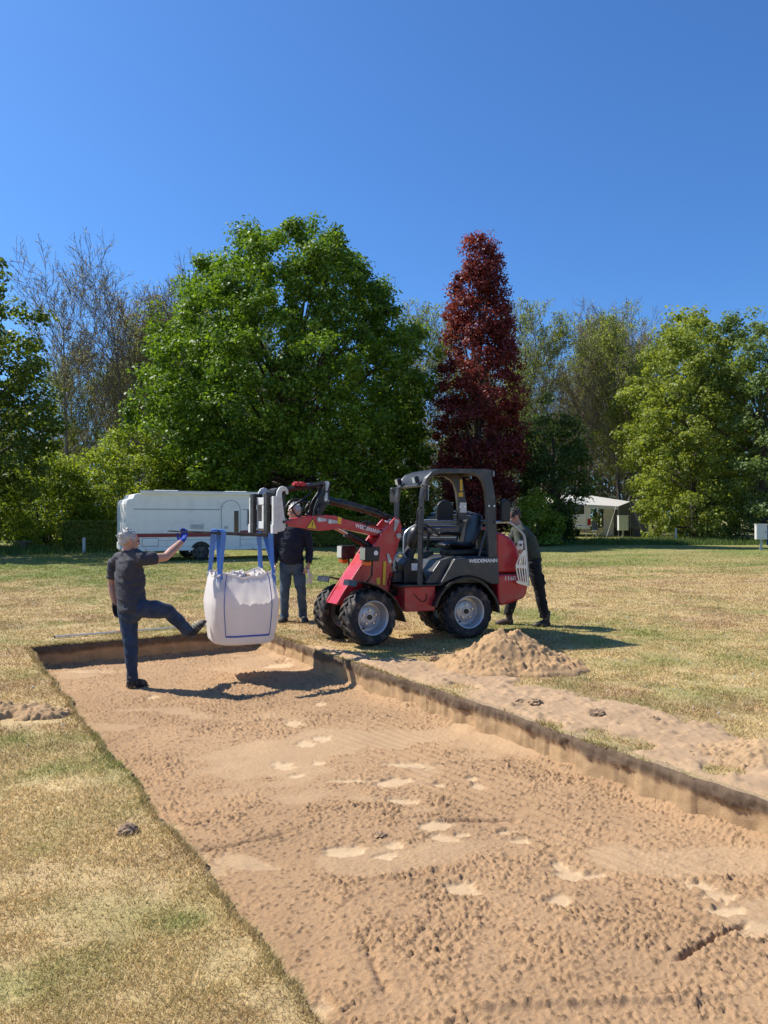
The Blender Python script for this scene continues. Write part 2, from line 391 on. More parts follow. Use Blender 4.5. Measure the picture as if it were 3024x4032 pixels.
def build_ground():
    U = axis_lines(-700, 700, -7, 6, .075, (0, PW)); Vv = axis_lines(-700, 500, -6, PL+.6, .075, (0, PL))
    u, v = np.meshgrid(U, Vv, indexing='ij'); u0 = u.copy(); v0 = v.copy()
    inr = (v0 >= 0) & (v0 <= PL); inu = (u0 >= 0) & (u0 <= PW)
    u = np.where((u0 == 0) & inr, edge_u(0, v0), u); u = np.where((u0 == PW) & inr, edge_u(1, v0), u)
    v = np.where((v0 == 0) & inu, edge_v(u0), v)
    x, y = to_xy(u, v)
    z = rise(x, y)+.028*(fbm(x*.9, y*.9, 41, 4)-.5)*sstep(60, 20, np.hypot(x, y))+.012*(fbm(x*6, y*6, 43, 3)-.5)
    nu, nv = u.shape; Fc = grid_faces(nu, nv)
    iu, iv = np.divmod(Fc[:, 0], nv); cu = (U[iu]+U[np.minimum(iu+1, nu-1)])/2; cv = (Vv[iv]+Vv[np.minimum(iv+1, nv-1)])/2
    keep = ~((cu > 0) & (cu < PW) & (cv > 0) & (cv < PL))
    Fc = Fc[keep][:, ::-1]
    P = np.stack([x, y, z], -1).reshape(-1, 3)
    o = np_mesh('lawn', P, Fc, 'lawn', col=lawn_col(P[:, 0], P[:, 1]), smooth=True); o['kind'] = 'structure'
build_ground()
def gz(x, y):
    x = np.asarray(x, float); y = np.asarray(y, float)
    return rise(x, y)+.028*(fbm(x*.9, y*.9, 41, 4)-.5)*sstep(60, 20, np.hypot(x, y))+.012*(fbm(x*6, y*6, 43, 3)-.5)

# footprints and shovel-smoothed patches on the pit floor: (view x, view y, width, height, skew) read off the photo, laid on the floor
PATCH = [(635,1560,46,12),(660,1603,40,13),(695,1592,40,12),(612,1650,48,16),(685,1645,32,10),(637,1672,38,8),(880,1653,90,14),(760,1686,100,8),(850,1690,80,18),
 (945,1697,52,9),(1015,1684,26,10),(1032,1700,32,14),(865,1730,86,12),(940,1785,80,20),(955,1813,60,16),(1000,1806,36,10),(1090,1796,40,12),(1122,1814,50,14),
 (725,1840,56,24),(762,1838,50,26),(850,1828,46,18),(832,1850,60,16),(1210,1866,36,18),(1228,1886,66,26),(1275,1886,60,14),(1500,1905,70,22),(1555,1930,60,24),
 (1205,1940,60,26),(690,1520,24,10),(600,1437,60,9),(640,1428,40,8),(1000,1920,70,30),(420,1885,140,34),(520,1860,150,30),(360,1790,60,26),(680,2190,60,60),(330,1505,26,10),
 (200,1450,120,8),(1350,1620,160,14),(1180,1560,120,10),(1560,1960,90,20),(1640,2000,120,40)]
def build_floor():
    v = np.concatenate([np.arange(-.12, 2.6, .021), np.arange(2.6, 5.4, .013), np.arange(5.4, 8.9, .0074), np.arange(8.9, 9.7, .013), np.arange(9.7, PL+.15, .06)])
    u = np.arange(-.12, PW+.13, .0088)
    vv, uu = np.meshgrid(v, u, indexing='ij'); x, y = to_xy(uu, vv)
    m = np.zeros_like(x)
    for i, (px, py, wd, ht) in enumerate(PATCH):
        D = (1.55+PD)*1662/(py-1118); X = (px-829.5)/1662*D; a = wd/2/1662*D*1.05; b = ht/2*D*D/(1662*1.82)*1.05
        sk = .6*(((i*37) % 11)/11-.5)
        dx = (x-X); dy = (y-D)-dx*sk; wob = 1.15*(fbm(x*26, y*26, 50+i, 3)-.5)
        m = np.maximum(m, sstep(1.2, .7, np.hypot(dx/a, dy/b)+wob)*(.55 if wd > 100 else 1))
    big = fbm(x*.8, y*.8, 61, 4)
    h = .05*(big-.5)+.02*(fbm(x*3.5, y*3.5, 62, 4)-.5)
    rough = .55+.5*sstep(.38, .6, fbm(x*1.3+9, y*1.3, 63, 3))
    smooth_zone = sstep(.60, .68, fbm(x*1.1+3, y*1.7+20, 65, 3))*.7
    X0, Y0 = x, y; x = x+.007*(vnoise(X0*90, Y0*90, 201)-.5)+.010*(vnoise(X0*37, Y0*37, 203)-.5); y = y+.007*(vnoise(X0*90+7, Y0*90, 202)-.5)+.010*(vnoise(X0*37+3, Y0*37, 204)-.5)
    cr = crumbs(x, y, .024, 71, .55)*.85+crumbs(x+.3, y, .0155, 72, .9)*1.0+crumbs(x, y+.7, .045, 73, .06)*.8
    wet = ((worley((x)/.024, y/.024, 71)[1]*13.7) % 1 < .36)*sstep(.003, .007, crumbs(x, y, .024, 71, .55))
    x, y = X0, Y0; cr = cr*(.55+.75*sstep(.3, .62, fbm(x*4.5, y*4.5, 205, 3)))
    # ridges pressed by tyre lugs, running along the pit on the right and across it
    ph = (uu*11+vv*2.0+.6*fbm(x*2, y*2, 66)); lug = .016*np.maximum(0, np.sin(ph*2*math.pi))*sstep(.25, .5, uu)*sstep(1.25, .9, uu)*sstep(3.8, 4.6, vv)*sstep(8.4, 7.6, vv)
    lug = lug+.007*np.maximum(0, np.sin((uu*1.5+vv*13)*2*math.pi))*sstep(1.2, 1.5, uu)*sstep(2.4, 2.0, uu)*sstep(1.9, 2.3, vv)*sstep(4.0, 3.4, vv)*(vnoise(x*5, y*5, 67) > .35)
    q = (1-m)*(1-smooth_zone)
    h = h+q*(cr*rough+lug)-.010*m
    # narrow grooves cut by a shovel edge
    for (x0, y0, x1, y1, dp, wd) in ((1.21, 3.19, 1.63, 3.48, -.035, .011), (-.08, 3.28, .02, 2.93, -.02, .02), (-1.0, 4.2, -.55, 4.45, -.02, .02), (.3, 2.86, 1.3, 2.93, .02, .02), (-.1, 5.6, 1.0, 5.75, .012, .02), (-1.8, 6.6, -.9, 7.0, .012, .03), (.35, 4.6, .8, 4.62, -.03, .018)):
        L = math.hypot(x1-x0, y1-y0); tx, ty = (x1-x0)/L, (y1-y0)/L
        s = (x-x0)*tx+(y-y0)*ty; d = -(x-x0)*ty+(y-y0)*tx+.01*(vnoise(x*12, y*12, 80)-.5)
        h = h+dp*np.exp(-(d/wd)**2)*sstep(-.03, .06, s)*sstep(L+.03, L-.06, s)
    # slope of loose sand at the foot of the walls
    e = np.minimum(np.minimum(uu, PW-uu), vv); h = h+.05*sstep(.10, -.02, e)+.02*sstep(.3, .0, e)*fbm(x*6, y*6, 68)
    z = -PD+h
    c = np.array([.41, .256, .136])*(.86+.28*fbm(x*1.7, y*1.7, 69, 4))[..., None]
    c = c*(1-.48*(wet*q)[..., None])
    mm = (m*.85+smooth_zone*.35)[..., None]; c = c*(1-mm)+np.array([.59, .415, .24])*mm
    P = np.stack([x, y, z], -1).reshape(-1, 3)
    o = np_mesh('sand_floor', P, grid_faces(*x.shape), 'sand', col=c.reshape(-1, 3), smooth=True); o['kind'] = 'structure'
    o['label'] = 'trodden light brown sand floor of the dug pit'
build_floor()
def build_wall(name, n, along, top, inward, label):
    """vertical cut: dark topsoil above pale sand, spade marks; along(t)->u,v of the edge"""
    t = np.linspace(0, 1, n); rows = np.linspace(0, 1, 20)
    u, v = along(t); s = t*n*.02
    U = np.repeat(u[:, None], 20, 1); V = np.repeat(v[:, None], 20, 1); r = rows[None, :]+0*U; S = s[:, None]+0*r
    soil = .27+.2*(fbm(S*2.5, S*0, 91)-.5)
    spade = .024*(_h(np.floor(S/.17+.5*vnoise(S*3, S*0, 93)), S*0, 92)-.5)
    d = spade*sstep(.1, .4, r)+.02*(fbm(S*7, r*2, 94)-.5)+.012*(fbm(S*26, r*9, 95)-.5)
    d = d+sstep(soil+.06, soil-.06, r)*(.012+crumbs(S, r*PD, .03, 97, .8)*.8)*sstep(.0, .06, r)+r*.02
    d = d*sstep(0, .05, r)+.03*(fbm(S*3.1, r*1.5, 88)-.5)*sstep(0, .1, r)
    U = U+inward[0]*d; V = V+inward[1]*d
    x, y = to_xy(U, V); x0, y0 = to_xy(u, v)
    zt = gz(x0, y0)[:, None]; z = zt*(1-r)+(-PD-.07)*r
    k = sstep(soil+.07, soil-.07, r+.1*(fbm(S*12, r*6, 96)-.5))[..., None]
    sandc = np.array([.46, .30, .155])*(.66+.68*fbm(S*6, r*4, 98, 5))[..., None]
    c = sandc*(1-k)+np.array([.16, .108, .068])*(.7+.6*fbm(S*20, r*8, 99))[..., None]*k
    P = np.stack([x, y, z], -1).reshape(-1, 3)
    o = np_mesh(name, P, grid_faces(n, 20), 'sand', col=c.reshape(-1, 3), smooth=True); o['kind'] = 'structure'; o['label'] = label
build_wall('pit_wall', 900, lambda t: (wall_u(0, t*PL), t*PL), 0, (1, 0), 'long sunlit cut edge of the pit, dark topsoil over pale sand')
build_wall('pit_wall', 220, lambda t: (t*PW, wall_v(t*PW)), 0, (0, 1), 'shaded short end wall of the pit behind the raised leg')
build_wall('pit_wall', 600, lambda t: (wall_u(1, t*PL), t*PL), 0, (-1, 0), 'cut edge of the pit along the near dry lawn')
build_wall('pit_wall', 120, lambda t: (t*PW, PL+0*t), 0, (0, -1), 'end wall of the pit nearest the camera')

# ------------------------------------------------------------------ grass blades (nobody could count them)
def grass():
    rng = np.random.default_rng(5)
    N = 1000000
    D = 2.0*np.exp(rng.random(N)*math.log(36/2.0)); X = (rng.random(N)*2-1)*(.66*D+.5)
    u, v = to_uv(X, D)
    out_ = ~((u > edge_u(0, v)-.004) & (u < edge_u(1, v)+.004) & (v > edge_v(u)-.004) & (v < PL))
    sp = spill_mask(X, D); patch = fbm(X*4, D*4, 101, 3)
    keep = out_ & (rng.random(N) < sstep(38, 20, D)) & (rng.random(N) > sp*.93) & (rng.random(N) < .30+1.1*sstep(.3, .6, patch)) & ~((np.abs(X+2.8) < .34) & (np.abs(D-6.05) < .3) & (rng.random(N) < .85))
    X, D = X[keep], D[keep]; n = len(X)
    g = green_field(X, D); tuft = sstep(.6, .75, fbm(X*3.1, D*3.1, 103, 3))
    h = (.008+.017*rng.random(n))*(1+.9*tuft*g)*(1+.02*D); wd = .0018*(D/2.6)**.9*(.7+.6*rng.random(n))
    a = rng.random(n)*2*math.pi; lean = h*(.35+1.1*rng.random(n)); b = rng.random(n)*2*math.pi
    z = gz(X, D)-.002
    p = np.stack([X, D, z], -1); s = np.stack([np.cos(a), np.sin(a), 0*a], -1)*wd[:, None]
    tip = p+np.stack([np.cos(b)*lean, np.sin(b)*lean, h], -1)
    V = np.stack([p-s, p+s, tip], 1).reshape(-1, 3); Fc = np.arange(3*n).reshape(n, 3)
    gg = np.clip(g*.95+(rng.random(n)-.5)*.7, 0, 1)[:, None]
    dry = np.array([.81, .585, .265])*(.45+.75*rng.random(n))[:, None]*np.where(rng.random(n) < .12, .55, 1)[:, None]; grn = np.array([.24, .29, .055])*(.6+.8*rng.random(n))[:, None]
    br = sstep(.46, .68, fbm(X*1.1+30, D*1.1, 27, 4))[:, None]*.8; dry = dry*(1-br)+dry*np.array([.72, .62, .62])*br
    o = np_mesh('grass', V, Fc, 'blade', fcol=dry*(1-gg)+grn*gg); tag(o, 'short dry mown grass covering the lawn', 'grass', kind='stuff')
    # fringe of roots and longer blades hanging over the cut edge
    n = 60000; v = PL*rng.random(n); sd = rng.integers(0, 2, n); v[:9000] = 0; e = np.abs(rng.normal(size=n))*.02
    u = np.where(sd == 0, wall_u(0, v)-e, wall_u(1, v)+e); un = np.where(sd == 0, 1., -1.)
    u[:9000] = PW*rng.random(9000); v[:9000] = wall_v(u[:9000])-e[:9000]
    X, D = to_xy(u, v); sp = spill_mask(X, D); k = (rng.random(n) > sp*1.1) & (rng.random(n) < np.where(un > 0, .45, 1)) & (D > 1.8) & (np.abs(X) < .7*D+.5); k &= rng.random(n) < .25+1.1*sstep(.35, .6, fbm(X*5, D*5, 107, 3)); X, D, un = X[k], D[k], un[k]; n = len(X)
    h = .012+.03*rng.random(n)**2; dx, dy = EU[0]*un, EU[1]*un; o_ = (rng.random(n)-.25)*.05
    p = np.stack([X, D, gz(X, D)-.002], -1); a = rng.random(n)*6.28; s = np.stack([np.cos(a), np.sin(a), 0*a], -1)*(.0022*(D/2.6)**.9)[:, None]
    tip = p+np.stack([dx*o_+(rng.random(n)-.5)*.03, dy*o_+(rng.random(n)-.5)*.03, h-.5*np.maximum(o_, 0)], -1)
    g = np.clip(green_field(X, D)*.9+(rng.random(n)-.5)*.6, 0, 1)[:, None]
    c = np.array([.62, .45, .2])*(.35+.8*rng.random(n))[:, None]*(1-g)+np.array([.22, .26, .06])*(.5+.8*rng.random(n))[:, None]*g
    o = np_mesh('edge_grass', np.stack([p-s, p+s, tip], 1).reshape(-1, 3), np.arange(3*n).reshape(n, 3), 'blade', fcol=c); tag(o, 'ragged grass fringe hanging over the cut edge of the pit', 'grass', kind='stuff')
    # clover, daisies and dandelions scattered in it
    n = 2600; D = 5*np.exp(rng.random(n)*math.log(32/5)); X = (rng.random(n)*2-1)*(.6*D+.5); u, v = to_uv(X, D)
    k = ~((u > -.05) & (u < PW+.05) & (v > -.05) & (v < PL)) & (rng.random(n) < .15+.9*green_field(X, D)) & (spill_mask(X, D) < .2)
    X, D = X[k], D[k]; n = len(X); r = (.006+.009*rng.random(n))*(D/11)**.35; z = gz(X, D)+.03+.04*rng.random(n)
    p = np.stack([X, D, z], -1); off = np.array([[1, 0, 0], [0, 1, 0], [-1, 0, 0], [0, -1, 0], [0, 0, 1], [0, 0, -1]])
    V = (p[:, None]+off[None]*r[:, None, None]).reshape(-1, 3)
    f1 = np.array([[0, 1, 4], [1, 2, 4], [2, 3, 4], [3, 0, 4], [1, 0, 5], [2, 1, 5], [3, 2, 5], [0, 3, 5]])
    Fc = (np.arange(n)[:, None, None]*6+f1[None]).reshape(-1, 3)
    c = np.where((rng.random(n) < .22)[:, None], np.array([.75, .5, .02]), np.array([.62, .62, .52]))
    o = np_mesh('wild_flowers', V, Fc, 'blade', fcol=np.repeat(c, 8, 0)); tag(o, 'tiny white and yellow flower heads dotted over the lawn', 'flowers', kind='stuff')
grass()

# ------------------------------------------------------------------ sand heap, spilled sand, clods, rail
def heap(name, cx, cy, rx, ry, h, seed, label, cat, rot=0., res=.0115, peaks=((0, 0, 1),), colr=(.45, .28, .14), rough=1.):
    n = int(max(rx, ry)*1.25/res); g = np.linspace(-1.25, 1.25, 2*n)
    a, b = np.meshgrid(g, g, indexing='ij')
    r = np.hypot(a, b)*(1+.45*(fbm(a*1.6+seed, b*1.6, seed, 3)-.5)); z = 0
    for (px, py, ph) in peaks:
        z = np.maximum(z, ph*np.clip(1-np.hypot(a-px, b-py)*(1+.3*(fbm(a*2+seed, b*2, seed+1, 3)-.5)), 0, 1)**.95)
    x = a*rx; y = b*ry
    z = z*h*(.9+.25*fbm(a*3, b*3, seed+2, 3))+sstep(0, .2, z)*(crumbs(x, y, .04, seed+3, .5)*.6+crumbs(x, y, .085, seed+4, .3)*.6*min(1, h/.3)+crumbs(x, y, .026, seed+5, .7)*.5+.085*rough*(fbm(x*5, y*5, seed+6, 4)-.5))
    z = z+sstep(.02, .12, z)*0-.035*sstep(.03, .0, z)+crumbs(x, y, .045, seed+8, .35)*sstep(1.28, 1.0, r)*.8
    c, s = math.cos(rot), math.sin(rot); X = cx+x*c-y*s; Y = cy+x*s+y*c
    Z = gz(X, Y)+z
    col = np.array(colr)*(.8+.4*fbm(x*6, y*6, seed+7, 4))[..., None]
    P = np.stack([X-cx, Y-cy, Z], -1).reshape(-1, 3)
    o = np_mesh(name, P, (lambda G: G[(to_uv(X.ravel()[G].mean(1), Y.ravel()[G].mean(1))[0] < -.05) | (to_uv(X.ravel()[G].mean(1), Y.ravel()[G].mean(1))[0] > PW+.04)])(grid_faces(2*n, 2*n)[:, ::-1]), 'sand', col=col.reshape(-1, 3), smooth=True)
    o.location = (cx, cy, 0); return tag(o, label, cat)
heap('sand_pile', 1.30, 8.02, .62, .54, .38, 120, 'heap of clumpy brown sand on the grass beside the rear wheel', 'sand pile', peaks=((-.12, .0, 1.), (.1, .08, .98), (.38, -.1, .62), (-.35, -.15, .62)))
heap('soil_mound', -2.93, 6.05, .42, .24, .065, 140, 'low mound of pale sand and turf crumbs on the left lawn', 'mound', peaks=((-.2, 0, 1), (.3, 0, .9)), colr=(.45, .29, .15))
heap('sand_mound', 2.62, 5.0, .55, .34, .075, 150, 'low pinkish sand mound at the right edge beside the pit', 'mound', peaks=((-.2, 0, 1), (.3, 0, .9)), colr=(.46, .30, .16), rough=.5)
def spill():
    u = np.arange(-2.4, -.02, .017); v = np.arange(1.3, 9.6, .017)
    vv, uu = np.meshgrid(v, u, indexing='ij'); x, y = to_xy(uu, vv); m = spill_mask(x, y)
    k = sstep(.35, .9, m)*sstep(-.01, -.14, uu)
    z = gz(x, y)-.012+.030*k+k*(crumbs(x, y, .045, 161, .45)*.5+crumbs(x, y, .09, 162, .10)*.5)+.022*k*(fbm(x*9, y*9, 165, 4)-.5)+.02*k*(fbm(x*5, y*5, 163)-.5)
    c = np.array([.46, .305, .175])*(.76+.4*fbm(x*5, y*5, 164, 4))[..., None]
    o = np_mesh('spilled_sand', np.stack([x, y, z], -1).reshape(-1, 3), grid_faces(*x.shape), 'sand', col=c.reshape(-1, 3), smooth=True)
    tag(o, 'thin pale sand spilled over the grass along the pit edge', 'sand', kind='stuff')
spill()
def clod(x, y, r, seed, label, m='soil', zb=None):
    rng = np.random.default_rng(seed); bm = bmesh.new(); bmesh.ops.create_icosphere(bm, subdivisions=3, radius=r)
    for p in bm.verts:
        q = np.array(p.co)/r; f = .72+.6*fbm(q[0]*1.6+seed, q[1]*1.6+q[2]*1.3, seed, 3)+.25*(vnoise(q[0]*6+seed, q[1]*6+q[2]*5, seed)-.5)
        p.co *= float(f)*(1+.5*float(vnoise(q[0]*11+seed, q[1]*11+q[2]*9, seed+1)-.5)); p.co.z *= .62
    me = bpy.data.meshes.new('soil_clod'); bm.to_mesh(me); bm.free(); me.materials.append(MATS[m])
    o = link(bpy.data.objects.new('soil_clod', me)); o.location = (x, y, (float(gz(x, y)) if zb is None else zb)+r*.28); o.rotation_euler = (0, 0, seed)
    return tag(o, label, 'clod', 'loose clods of earth')
clod(1.66, 6.03, .065, 3, 'largest dark clod of earth on the spilled sand')
clod(2.06, 5.88, .04, 4, 'small flat clod at the far end of the spilled sand')
clod(1.25, 6.35, .055, 5, 'dark crumbly clod between the sand heap and the pit edge')
clod(1.12, 6.42, .035, 15, 'small clod left of the crumbly clod by the pit edge')
clod(-1.27, 3.82, .045, 6, 'lone dark clod on the dry lawn by the left pit edge')
clod(-3.05, 5.82, .06, 7, 'dark clod at the foot of the pale mound on the left lawn')
clod(.55, 8.35, .06, 8, 'brown clod in front of the rear wheel shadow')
clod(-.02, 4.38, .035, 9, 'small dark clod sitting on the sand floor among footprints', zb=-PD)
def rail():
    o = empty('levelling_rail', (-4.22, 9.85, float(gz(-4.2, 9.9))+.012), math.atan2(.93, 1.48))
    tag(o, 'long aluminium levelling rail lying on the grass behind the pit', 'rail')
    MB().b2(0, 2.6, -.02, .02, 0, .024).build('rail_bar', 'alu', o, bev=.004)
    MB().b2(-.002, .012, -.022, .022, -.002, .026).build('end_cap', 'black', o); MB().b2(2.588, 2.604, -.022, .022, -.002, .026).build('end_cap', 'black', o)
    MB().b2(.78, .9, -.021, .021, .0235, .0255).build('sticker', 'red_coupler', o)
rail()
# ------------------------------------------------------------------ vegetation
def leaves_mesh(name, P, Nn, size, m, parent, rng, tint):
    """one rhombic folded leaf per point; Nn: facing"""
    n = len(P); Nn = Nn/np.maximum(np.linalg.norm(Nn, axis=1, keepdims=True), 1e-6)
    t = rng.normal(size=(n, 3)); t -= Nn*np.sum(t*Nn, 1, keepdims=True); t /= np.maximum(np.linalg.norm(t, axis=1, keepdims=True), 1e-6)
    b = np.cross(Nn, t); s = (size*(.6+.8*rng.random(n)))[:, None]
    V = np.stack([P-t*s*.6, P+b*s*.42+Nn*s*.12, P+t*s*.6, P-b*s*.42+Nn*s*.12], 1).reshape(-1, 3)
    return np_mesh(name, V, np.arange(4*n).reshape(n, 4), m, parent, tint=np.clip(tint, 0, 1))
def clumps_to_leaves(C, rad, per, rng, flat=.7, up=.55):
    """C: clump centres; leaves sit mostly on the upper/outer shell of every clump"""
    n = len(C)*per; i = np.repeat(np.arange(len(C)), per)
    d = rng.normal(size=(n, 3)); d /= np.linalg.norm(d, axis=1, keepdims=True)
    r = rng.random(n)**.45
    q = d*r[:, None]; q[:, 2] *= flat
    P = C[i]+q*rad[i][:, None]
    N = d*.8+np.array([0, 0, up])+rng.normal(size=(n, 3))*.55
    return P, N, i
def limb_tubes(mb, paths, seg=6):
    for pts, r0, r1 in paths:
        k = len(pts); mb.tube([tuple(p) for p in pts], [r0+(r1-r0)*j/(k-1) for j in range(k)], seg)
def leafy_tree(name, base, prof, nclump, crad, per, lsize, lm, label, cat='tree', seed=1, squash=(1, 1), trunk_r=.28, bark='bark', fill=.35, trunk_top=.75,
               lump=.45, group=None, inner=.35, nlimb=26, stem=True, lean=(0, 0), boughs=0, brad=1.6):
    """prof: list of (z, radius). Clumps lie towards the envelope, joined to the trunk by limbs"""
    rng = np.random.default_rng(seed); x0, y0 = base; z0 = float(gz(x0, y0)); root = empty(name, (x0, y0, z0)); tag(root, label, cat, group)
    zz = np.array([p[0] for p in prof]); rr = np.array([p[1] for p in prof]); H = zz[-1]
    zs = np.linspace(zz[0], H, 400); wgt = np.interp(zs, zz, rr)+.15; cdf = np.cumsum(wgt)/wgt.sum()
    z = np.interp(rng.random(nclump), cdf, zs); a = rng.random(nclump)*2*math.pi
    f = inner+(1-inner)*rng.random(nclump)**.5
    lm_ = 1+lump*(fbm(a*1.3+seed, z*.45, seed, 3)-.5)*2*.55
    R_ = np.interp(z, zz, rr)*f*lm_
    C = np.stack([R_*np.cos(a)*squash[0]+lean[0]*z/H, R_*np.sin(a)*squash[1]+lean[1]*z/H, z+.5*(rng.random(nclump)-.5)], -1)
    if boughs:      # gather the clumps on the upper and outer side of separate boughs
        bz = np.interp((np.arange(boughs)+.5)/boughs, cdf, zs); ba = np.arange(boughs)*2.39996+seed; bR = np.interp(bz, zz, rr)*(.66+.30*_h(np.arange(boughs), np.arange(boughs)*0, seed+9))
        K = np.stack([bR*np.cos(ba)*squash[0]+lean[0]*bz/H, bR*np.sin(ba)*squash[1]+lean[1]*bz/H, bz], -1); j = rng.integers(0, boughs, nclump); C0 = C.copy(); C0[:, :2] *= .9; e = rng.normal(size=(nclump, 3)); e /= np.linalg.norm(e, axis=1, keepdims=True)
        o_ = K[j].copy(); o_[:, 2] = 0; o_ /= np.maximum(np.linalg.norm(o_, axis=1, keepdims=True), .5); e = e+o_*.45+np.array([0, 0, .35]); e /= np.linalg.norm(e, axis=1, keepdims=True)
        br = (brad*(.6+.8*_h(j, j*0, seed)))*(.55+.45*rng.random(nclump)); C = K[j]+e*br[:, None]*np.array([1, 1, .75])
        C[:, 2] = np.maximum(C[:, 2], zz[0]*.8); q = rng.random(nclump) < .42; C[q] = C0[q]
    rad = crad*(.55+.9*rng.random(nclump))
    P, N, i = clumps_to_leaves(C, rad, per, rng)
    hue = (fbm(C[:, 0]*.5+seed, C[:, 2]*.5, seed+3, 3)-.5)*.6
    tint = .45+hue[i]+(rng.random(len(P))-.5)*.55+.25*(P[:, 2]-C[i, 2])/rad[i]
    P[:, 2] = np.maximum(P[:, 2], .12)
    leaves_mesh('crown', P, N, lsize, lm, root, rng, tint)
    mb = MB(); th = H*trunk_top
    tp = [np.array([lean[0]*k/8*trunk_top+.12*math.sin(k*1.3+seed)*k/8, lean[1]*k/8*trunk_top+.12*math.cos(k*1.7+seed)*k/8, th*k/8-.1*(k == 0)]) for k in range(9)]
    if stem: mb.tube([tuple(p) for p in tp], [trunk_r*(1.35 if k == 0 else 1)*(1-.85*k/8)+.015 for k in range(9)], 8)
    pick = rng.choice(nclump, min(nlimb, nclump), replace=False); paths = []
    for j in pick:
        c = C[j]; s = max(.06, min(.9, (c[2]*.62)/th)); k = s*8; k0 = int(k); p = tp[k0]+(tp[min(8, k0+1)]-tp[k0])*(k-k0)
        if not stem: p = np.array([.15*math.cos(j), .15*math.sin(j), 0])
        mid = p*.5+c*.5+np.array([0, 0, -.1*np.linalg.norm(c-p)*.5]); mid2 = p*.22+c*.78+np.array([0, 0, -.02])
        paths.append(([p, mid, mid2, c], trunk_r*(.42 if stem else .22)*(1-.6*s), .012))
    limb_tubes(mb, paths, 5)
    mb.build('trunk' if stem else 'stems', bark, root, smooth=True)
    return root

leafy_tree('field_maple', (-5.05, 42), [(1.2, 4.6), (3, 6.6), (5, 7.9), (7, 8.1), (9.5, 7.6), (12, 6.5), (14.0, 5.1), (15.6, 3.5), (16.8, 1.4)], 2100, .62, 92, .148, 'leaf_maple',
           'huge round bright green tree behind the white caravan', seed=11, trunk_r=.42, lump=.55, nlimb=70, inner=.45, boughs=170, brad=1.25)
leafy_tree('copper_beech', (4.9, 40), [(.9, 1.5), (2.5, 2.0), (5, 2.45), (8, 2.35), (11, 1.85), (13.5, 1.3), (15.2, .85), (16.0, .35)], 520, .54, 115, .12, 'leaf_copper',
           'tall narrow copper-red tree behind the loader', seed=12, trunk_r=.24, lump=.5, nlimb=50, trunk_top=.9, inner=.2)
leafy_tree('edge_tree', (-18.4, 31.6), [(2.4, 3.0), (4, 4.4), (7, 4.7), (9.5, 3.6), (11.3, 2.0), (12.4, .4)], 460, .62, 85, .15, 'leaf_edge',
           'tall green tree cut off by the left edge of the picture', seed=13, trunk_r=.26, lump=.6, nlimb=50, boughs=50, brad=1.3, inner=.4)
for i, (bx, by, h, r, sd, lab) in enumerate((
        (-16.6, 38, 4.6, 2.5, 21, 'yellow-green bush at the far left, lowest and nearest the bench post'),
        (-13.2, 39.5, 6.0, 2.8, 22, 'broad tall hazel bush above the trimmed hedge at left'),
        (-10.2, 40.5, 5.4, 2.3, 23, 'hazel bush behind the rear end of the white caravan'),
        (-21.5, 36.0, 6.2, 2.6, 24, 'dark tall bush behind the tree at the left edge'))):
    leafy_tree('hazel_bush', (bx, by), [(.1, r*.75), (h*.25, r), (h*.55, r*.95), (h*.8, r*.65), (h, .3)], 210, .62, 85, .12, 'leaf_hazel', lab, 'bush', sd, trunk_r=.2, stem=False, nlimb=30, lump=.6,
               group='bushes along the left side')
leafy_tree('lime_tree', (17.7, 44), [(.4, 2.6), (2, 3.4), (5, 3.7), (8, 3.3), (10.5, 2.4), (12.0, 1.2), (12.6, .2)], 520, .52, 85, .14, 'leaf_right',
           'big yellow-green tree right of the awning', seed=14, trunk_r=.22, lump=.6, nlimb=40, boughs=60, brad=1.0, inner=.45)
leafy_tree('willow_tree', (20.9, 42.5), [(.3, 2.6), (2, 3.3), (5, 3.6), (8, 3.4), (10.5, 2.6), (12.0, 1.4), (12.6, .3)], 520, .52, 85, .13, 'leaf_willow',
           'grey-green tree at the right edge behind the white meter box', seed=15, trunk_r=.22, lump=.6, nlimb=40, boughs=60, brad=1.0, inner=.45)
leafy_tree('lime_tree', (20.2, 52), [(2, 3), (6, 4.2), (10, 3.9), (13, 2.6), (15.4, .4)], 320, .85, 85, .17, 'leaf_right',
           'taller pale green tree rising behind the two right-hand trees', seed=16, trunk_r=.24, lump=.7, nlimb=40)
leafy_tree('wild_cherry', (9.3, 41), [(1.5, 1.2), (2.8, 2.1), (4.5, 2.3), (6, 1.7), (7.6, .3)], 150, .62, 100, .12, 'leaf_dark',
           'small dark leaning tree left of the awning', seed=17, trunk_r=.19, lump=.7, nlimb=30, lean=(-.5, 0))
